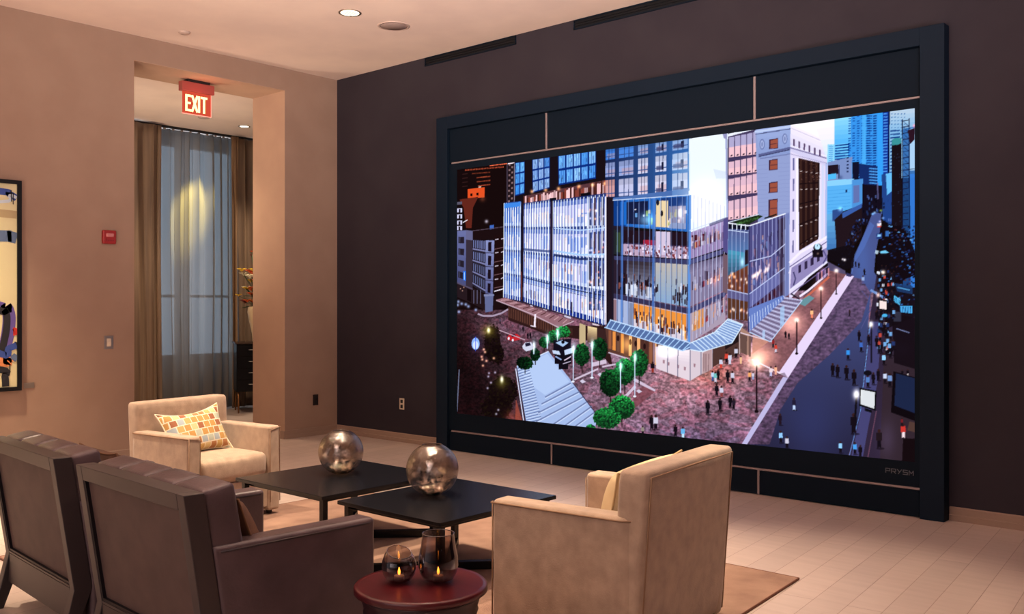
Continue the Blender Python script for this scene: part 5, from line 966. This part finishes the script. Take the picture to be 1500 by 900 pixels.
# ---------------------------------------------------------------- leather armchairs (local: faces +y, origin under the middle of the back feet line)
def leather_chair(label):
    W = .93; t = thing('leather_armchair', label, 'armchair')
    def xback(z): return -.02-(z-.27)*.15 if z > .27 else -.02-(.27-z)*.22+.0      # y of the rear face of the frame
    th_ = .078
    for s in (-1, 1):
        xo = s*W/2; xi = s*(W/2-.055); x0, x1 = min(xo, xi), max(xo, xi)
        prof = [(xback(0)-.01, 0), (xback(0)+.035, 0), (xback(.13)+.055, .13), (xback(.27)+th_, .27), (xback(.85)+th_, .85), (xback(.85), .85), (xback(.27), .27), (xback(.2)-.002, .2), (xback(.1)-.004, .1)]
        MB().prism(prof, 'x', x0, x1).build('back_post', M['wood'] , t, bevel=.004)
    def slab(z0, z1, y0, y1, inset, m, name):
        b = MB(); pr = [(xback(z0)+y0, z0), (xback(z0)+y1, z0), (xback(z1)+y1, z1), (xback(z1)+y0, z1)]; return b.prism(pr, 'x', -W/2+inset, W/2-inset).build(name, m, t, bevel=.003)
    slab(.79, .85, 0, th_, .055, M['wood'], 'top_rail'); slab(.272, .285, .0, th_, .055, M['wood'], 'bottom_rail')
    b = MB().prism([(xback(.27), .272), (xback(.27)+th_, .272), (xback(.27)+th_, .13), (xback(.27)-.004, .13)], 'x', -W/2+.055, W/2-.055).build('apron', M['wood'], t, bevel=.003)
    slab(.285, .79, .018, th_-.01, .055, M['backpanel'], 'back_panel')
    g = MB(); g.prism([(xback(.285)+.004, .285), (xback(.285)+.019, .285), (xback(.79)+.019, .79), (xback(.79)+.004, .79)], 'x', -W/2+.055, -W/2+.066); g.prism([(xback(.285)+.004, .285), (xback(.285)+.019, .285), (xback(.297)+.019, .297), (xback(.297)+.004, .297)], 'x', -W/2+.055, W/2-.055); g.build('panel_shadow_line', M['ebony_shade'], t)  # dark strip at left and bottom, paints the shadow line of the recess
    # arms: upholstered slabs
    for s in (-1, 1):
        a = MB().prism([(-.0, .655), (.71, .648), (.71, .10), (.05, .10), (.05, .3)], 'x', min(s*(W/2+.005), s*(W/2-.105)), max(s*(W/2+.005), s*(W/2-.105))).build('arm', M['leather'], t, bevel=.02, seg=4, angle=50)
        for xx_ in (W/2+.004, W/2-.104): MB().tube([(s*xx_, .03, .634), (s*xx_, .685, .629)], .004, 6).build('piping', M['lpip'], a, smooth=True)
    # back cushion of four channels
    bc = MB(); n = 4; wv = (W-.02)/n
    for k in range(n):
        Mx = Matrix.Translation((-W/2+.01+wv*(k+.5), .065, .645)) @ Matrix.Rotation(R(9), 4, 'X'); bc.soft(wv+.002, .13, .44, .022, 10, (0, .012, .004), Mx)
    bc.build('back_cushion', M['leather'], t, smooth=True)
    MB().soft(W-.215, .56, .17, .045, 12, (0, .01, .02), Matrix.Translation((0, .41, .36))).build('seat_cushion', M['leather'], t, smooth=True)
    MB().box(-W/2+.1, W/2-.1, .06, .69, .13, .275).build('seat_base', M['leather'], t, bevel=.01)
    for s in (-1, 1): MB().lathe([(.018, 0), (.026, .11)], 12, (s*.4, .64, 0)).build('front_leg', M['ebony_shade'], t)
    return t
c3 = leather_chair('dark leather armchair seen from behind, nearest the camera beside the round table')
c3.location = (-3.44, 1.795, .0); c3.rotation_euler = (0, 0, R(-2.5))
c4 = dup(c3, (-4.575, 1.845, .0), R(-4), 'dark leather armchair seen from behind, at the left edge with its splayed foot showing')
for c_, lb, dx, dy in ((c3, 'brown velvet pillow tucked into the leather armchair beside the round table', .19, .21), (c4, 'dark brown pillow in the left-hand leather armchair', .196, .26)):
    cm = Matrix.Translation(c_.location) @ Matrix.Rotation(c_.rotation_euler.z, 4, 'Z')
    make_pillow(lb, M['brownvel'], mat('tan_welt', (120, 84, 58), .8), .44, .42, .16, cm @ Matrix.Translation((dx, dy, .60 if dx < .195 else .64)) @ Matrix.Rotation(R(90), 4, 'Z') @ Matrix.Rotation(R(-22), 4, 'Y'), .06)
# ---------------------------------------------------------------- coffee tables
def coffee_table(label, w_, d_, h):
    t = thing('coffee_table', label, 'coffee table', (0, 0, 0), 0, None)
    MB().box(-w_/2, w_/2, -d_/2, d_/2, h-.022, h).build('table_top', M['blackwood'], t, bevel=.003)
    MB().box(-w_/2+.06, w_/2-.06, -d_/2+.06, d_/2-.06, h-.05, h-.022).build('apron', M['blackwood'], t)
    i = .045
    for sx in (-1, 1):
        for sy in (-1, 1):
            x, y = sx*(w_/2-i), sy*(d_/2-i); MB().box(x-.017, x+.017, y-.017, y+.017, 0, h-.022).build('leg', M['blackwood'], t)
    for s in (-1, 1):
        a = Vector((-(w_/2-i), -s*(d_/2-i))); b = -a; d = (b-a).normalized(); n = Vector((-d.y, d.x))*.02
        MB().prism([tuple(a+n), tuple(b+n), tuple(b-n), tuple(a-n)], 'z', .0+.001*(s+1), .045+.001*(s+1)).build('cross_stretcher', M['blackwood'], t)
    return t
ct1 = coffee_table('square black coffee table nearer the doorway armchair', .89, .96, .40); ct1.location = (-4.825, 3.785, .013)
ct2 = coffee_table('square black coffee table nearer the screen, on the right', .82, .92, .405); ct2.location = (-3.80, 3.74, .013)
# mercury glass globes
def globe(loc, r, label):
    t = thing('glass_globe', label, 'glass globe', loc)
    prof = [(r*math.sin(a_), r-r*math.cos(a_)) for a_ in [R(14+ (158-14)*k/30) for k in range(31)]]; z0 = prof[0][1]; prof = [(p[0], p[1]-z0) for p in prof]
    sh = MB().lathe([(.001, 0)]+prof, 56, cap=False).build('globe', M['mercury'], t, smooth=True)
    rt, zt = prof[-1]; MB().tube([(rt*math.cos(a_), rt*math.sin(a_), zt) for a_ in [2*PI*k/32 for k in range(32)]], .0035, 6, closed=True).build('rim', M['mercury'], t, smooth=True)
    b = MB(); rs = random.Random(3)
    for k in range(26):
        a_ = rs.uniform(0, 6.28); q = rs.uniform(0, r*.5); zz = .012+rs.uniform(0, .02); s_ = rs.uniform(.006, .011); b.soft(s_*2, s_*2, s_*2, s_, 4, M=Matrix.Translation((q*math.cos(a_), q*math.sin(a_), zz+q*q/r*.5)))
    o = b.build('glass_beads', M['bead'], t, smooth=True); o['kind'] = 'stuff'
    return t
globe((-5.03+.14, 3.92-.08, .4135), .145, 'silvery crackled glass globe on the coffee table by the doorway'); globe((-3.93, 3.74, .4185), .150, 'silvery crackled glass globe on the right-hand coffee table')
# ---------------------------------------------------------------- round red side table with candle glasses
tx, ty, tz = -2.507, 2.33, .4875
rt_ = thing('round_side_table', 'round oxblood lacquered drum table between the armchairs', 'side table', (tx, ty, .0125)); RT = .24
MB().lathe([(0, tz-.028), (RT-.012, tz-.028), (RT, tz-.022), (RT, tz-.006), (RT-.005, tz), (RT-.02, tz-.0015), (0, tz-.0015)], 72, cap=False).build('table_top', M['redlacq'], rt_, smooth=True, angle=30)
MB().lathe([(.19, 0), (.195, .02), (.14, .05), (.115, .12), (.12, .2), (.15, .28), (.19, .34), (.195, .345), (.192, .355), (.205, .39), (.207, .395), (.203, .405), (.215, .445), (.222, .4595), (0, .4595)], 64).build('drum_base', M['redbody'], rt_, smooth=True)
def votive(loc, prof, label, tilt=0, slant=0):
    t = thing('candle_glass', label, 'candle holder', loc); b = MB(); n = 48; k = len(prof); vs = []; fs = []
    zmax = prof[-1][1]
    for (r_, z) in prof:
        for j in range(n):
            a_ = 2*PI*j/n; zz = z-slant*max(0, (z/zmax-.35))*(1+math.cos(a_-tilt))*.5; vs.append((r_*math.cos(a_), r_*math.sin(a_), zz))
    for i in range(k-1):
        for j in range(n): fs.append((i*n+j, i*n+(j+1) % n, (i+1)*n+(j+1) % n, (i+1)*n+j))
    b.add(vs, fs); b.build('bowl', M['smoke'], t, smooth=True)
    MB().tube(vs[-n:], .0018, 6, closed=True).build('rim', M['smoke'], t, smooth=True)
    return t
tz = .4995
votive((-2.58, 2.29, tz), [(.001, .004), (.03, .003), (.045, .01), (.058, .03), (.063, .055), (.061, .08), (.053, .105), (.044, .122)], 'low smoked glass candle bowl with a slanted rim on the red table', R(-20), .045)
votive((-2.478, 2.388, tz), [(.001, .005), (.035, .004), (.056, .012), (.068, .035), (.073, .06), (.071, .09), (.064, .125), (.058, .165), (.057, .175)], 'tall smoked glass candle vase on the red table')
for (x, y), lb in (((-2.58, 2.29), 'tea light burning inside the low smoked bowl'), ((-2.478, 2.388), 'tea light burning inside the tall smoked glass')):
    t = thing('tea_light', lb, 'candle', (x, y, tz+.006)); MB().lathe([(0, 0), (.019, 0), (.019, .016), (.0175, .016), (.017, .012), (0, .012)], 24, cap=False).build('cup', M['brass'], t, smooth=True)
    MB().lathe([(.001, .018), (.0045, .024), (.005, .03), (.0015, .044), (.0003, .047)], 12).build('flame', emit('flame', (255, 150, 50), 14), t, smooth=True)
# ---------------------------------------------------------------- light
def spot(x, y, z, power, size=70, blend=.6, col=(1, .66, .36), rad=.07, aim=None):
    l = bpy.data.lights.new('downlight', 'SPOT'); l.energy = power; l.spot_size = R(size); l.spot_blend = blend; l.color = col; l.shadow_soft_size = rad; o = bpy.data.objects.new('downlight_lamp', l); COL.objects.link(o); o.location = (x, y, z)
    if aim: o.rotation_euler = (Vector(aim)-Vector((x, y, z))).to_track_quat('-Z', 'Y').to_euler()
    return o
WARM = (1, .78, .55)
ZL = ZC-.05
spot(-6.81, 5.45, ZL, 110, 80, .8, WARM)
for x, y, p, s_ in ((-4.75, 4.1, 640, 62), (-3.6, 3.9, 640, 60), (-2.3, 4.7, 370, 44), (-6.3, 2.6, 650, 62), (-5.9, 4.0, 100, 60), (-2.7, 2.9, 90, 50)): spot(x, y, ZL, p, s_, .7, WARM)
spot(-8.2, 2.5, ZL, 1100, 66, 1.0, (1, .78, .50), aim=(-8.45, 2.4, 0))
spot(-7.4, 1.4, ZL, 950, 60, .8, WARM)
# next room

spot(-11.45, 7.3, OZ-.02, 560, 27, .6, (1, .82, .22), aim=(-12.3, 6.95, 2.75)); spot(-10.6, 5.6, OZ-.02, 210, 120, .9, (1, .72, .45)); spot(-10.9, 8.0, OZ-.02, 260, 90, .9, WARM, aim=(-11.5, 7.7, 1.0))
a = bpy.data.lights.new('exit_glow', 'POINT'); a.energy = 1.2; a.color = (1, .16, .1); a.shadow_soft_size = .1; o = bpy.data.objects.new('exit_sign_glow', a); COL.objects.link(o); o.location = (-9.12, 5.36, OZ-.22)
# added fill: unseen area lights behind and beside the camera, not real lamps
def area(loc, aim, sx, sy, p, col, spread=180):
    l = bpy.data.lights.new('added_fill_light', 'AREA'); l.shape = 'RECTANGLE'; l.size = sx; l.size_y = sy; l.energy = p; l.color = col; l.spread = R(spread); o = bpy.data.objects.new('added_fill_light', l); COL.objects.link(o); o.location = loc; o.rotation_euler = (Vector(aim)-Vector(loc)).to_track_quat('-Z', 'Y').to_euler(); return o
area((-2, -2.6, 2.6), (-6.5, 4, 1.2), 5, 2.2, 75, (1, .80, .76))
area((-3.0, -1.6, 1.2), (-4.5, 2.5, ZC), 3, .6, 205, (1, .84, .68), 75)  # added uplight, brightens the ceiling
area((1.8, 2.0, 1.2), (-2.5, 4.0, ZC), 3, .6, 110, (1, .82, .82), 75)  # second added uplight, for the right part of the ceiling
wd = bpy.data.worlds.new('world'); scn.world = wd; wd.use_nodes = True; wd.node_tree.nodes['Background'].inputs[0].default_value = (.6, .52, .55, 1); wd.node_tree.nodes['Background'].inputs[1].default_value = .35
scn.view_settings.view_transform = 'Standard'; scn.view_settings.look = 'None'; scn.view_settings.exposure = 0; scn.view_settings.gamma = 1; scn.view_settings.use_curve_mapping = False
area((-10.4, 4.3, 1.0), (-10.8, 6.2, OZ), 1.2, .6, 26, (1, .80, .58), 100)  # added unseen uplight that brightens the next room's ceiling

# families of look-alikes
for key, grp in (('armchair', 'cream armchairs'), ('leather_armchair', 'dark leather armchairs'), ('throw_pillow', 'throw pillows on the armchairs'), ('coffee_table', 'square black coffee tables'), ('glass_globe', 'glass globes on the coffee tables'),
                 ('candle_glass', 'smoked candle glasses on the red table'), ('tea_light', 'tea lights in the candle glasses'), ('electrical_outlet', 'wall power outlets'), ('slot_vent', 'slot vents above the screen'), ('ceiling_light', 'recessed ceiling downlights'), ('curtain', 'bronze-brown drapes')):
    for o in list(bpy.data.objects):
        if o.parent is None and o.name.split('.')[0] == key and 'label' in o: o['group'] = grp
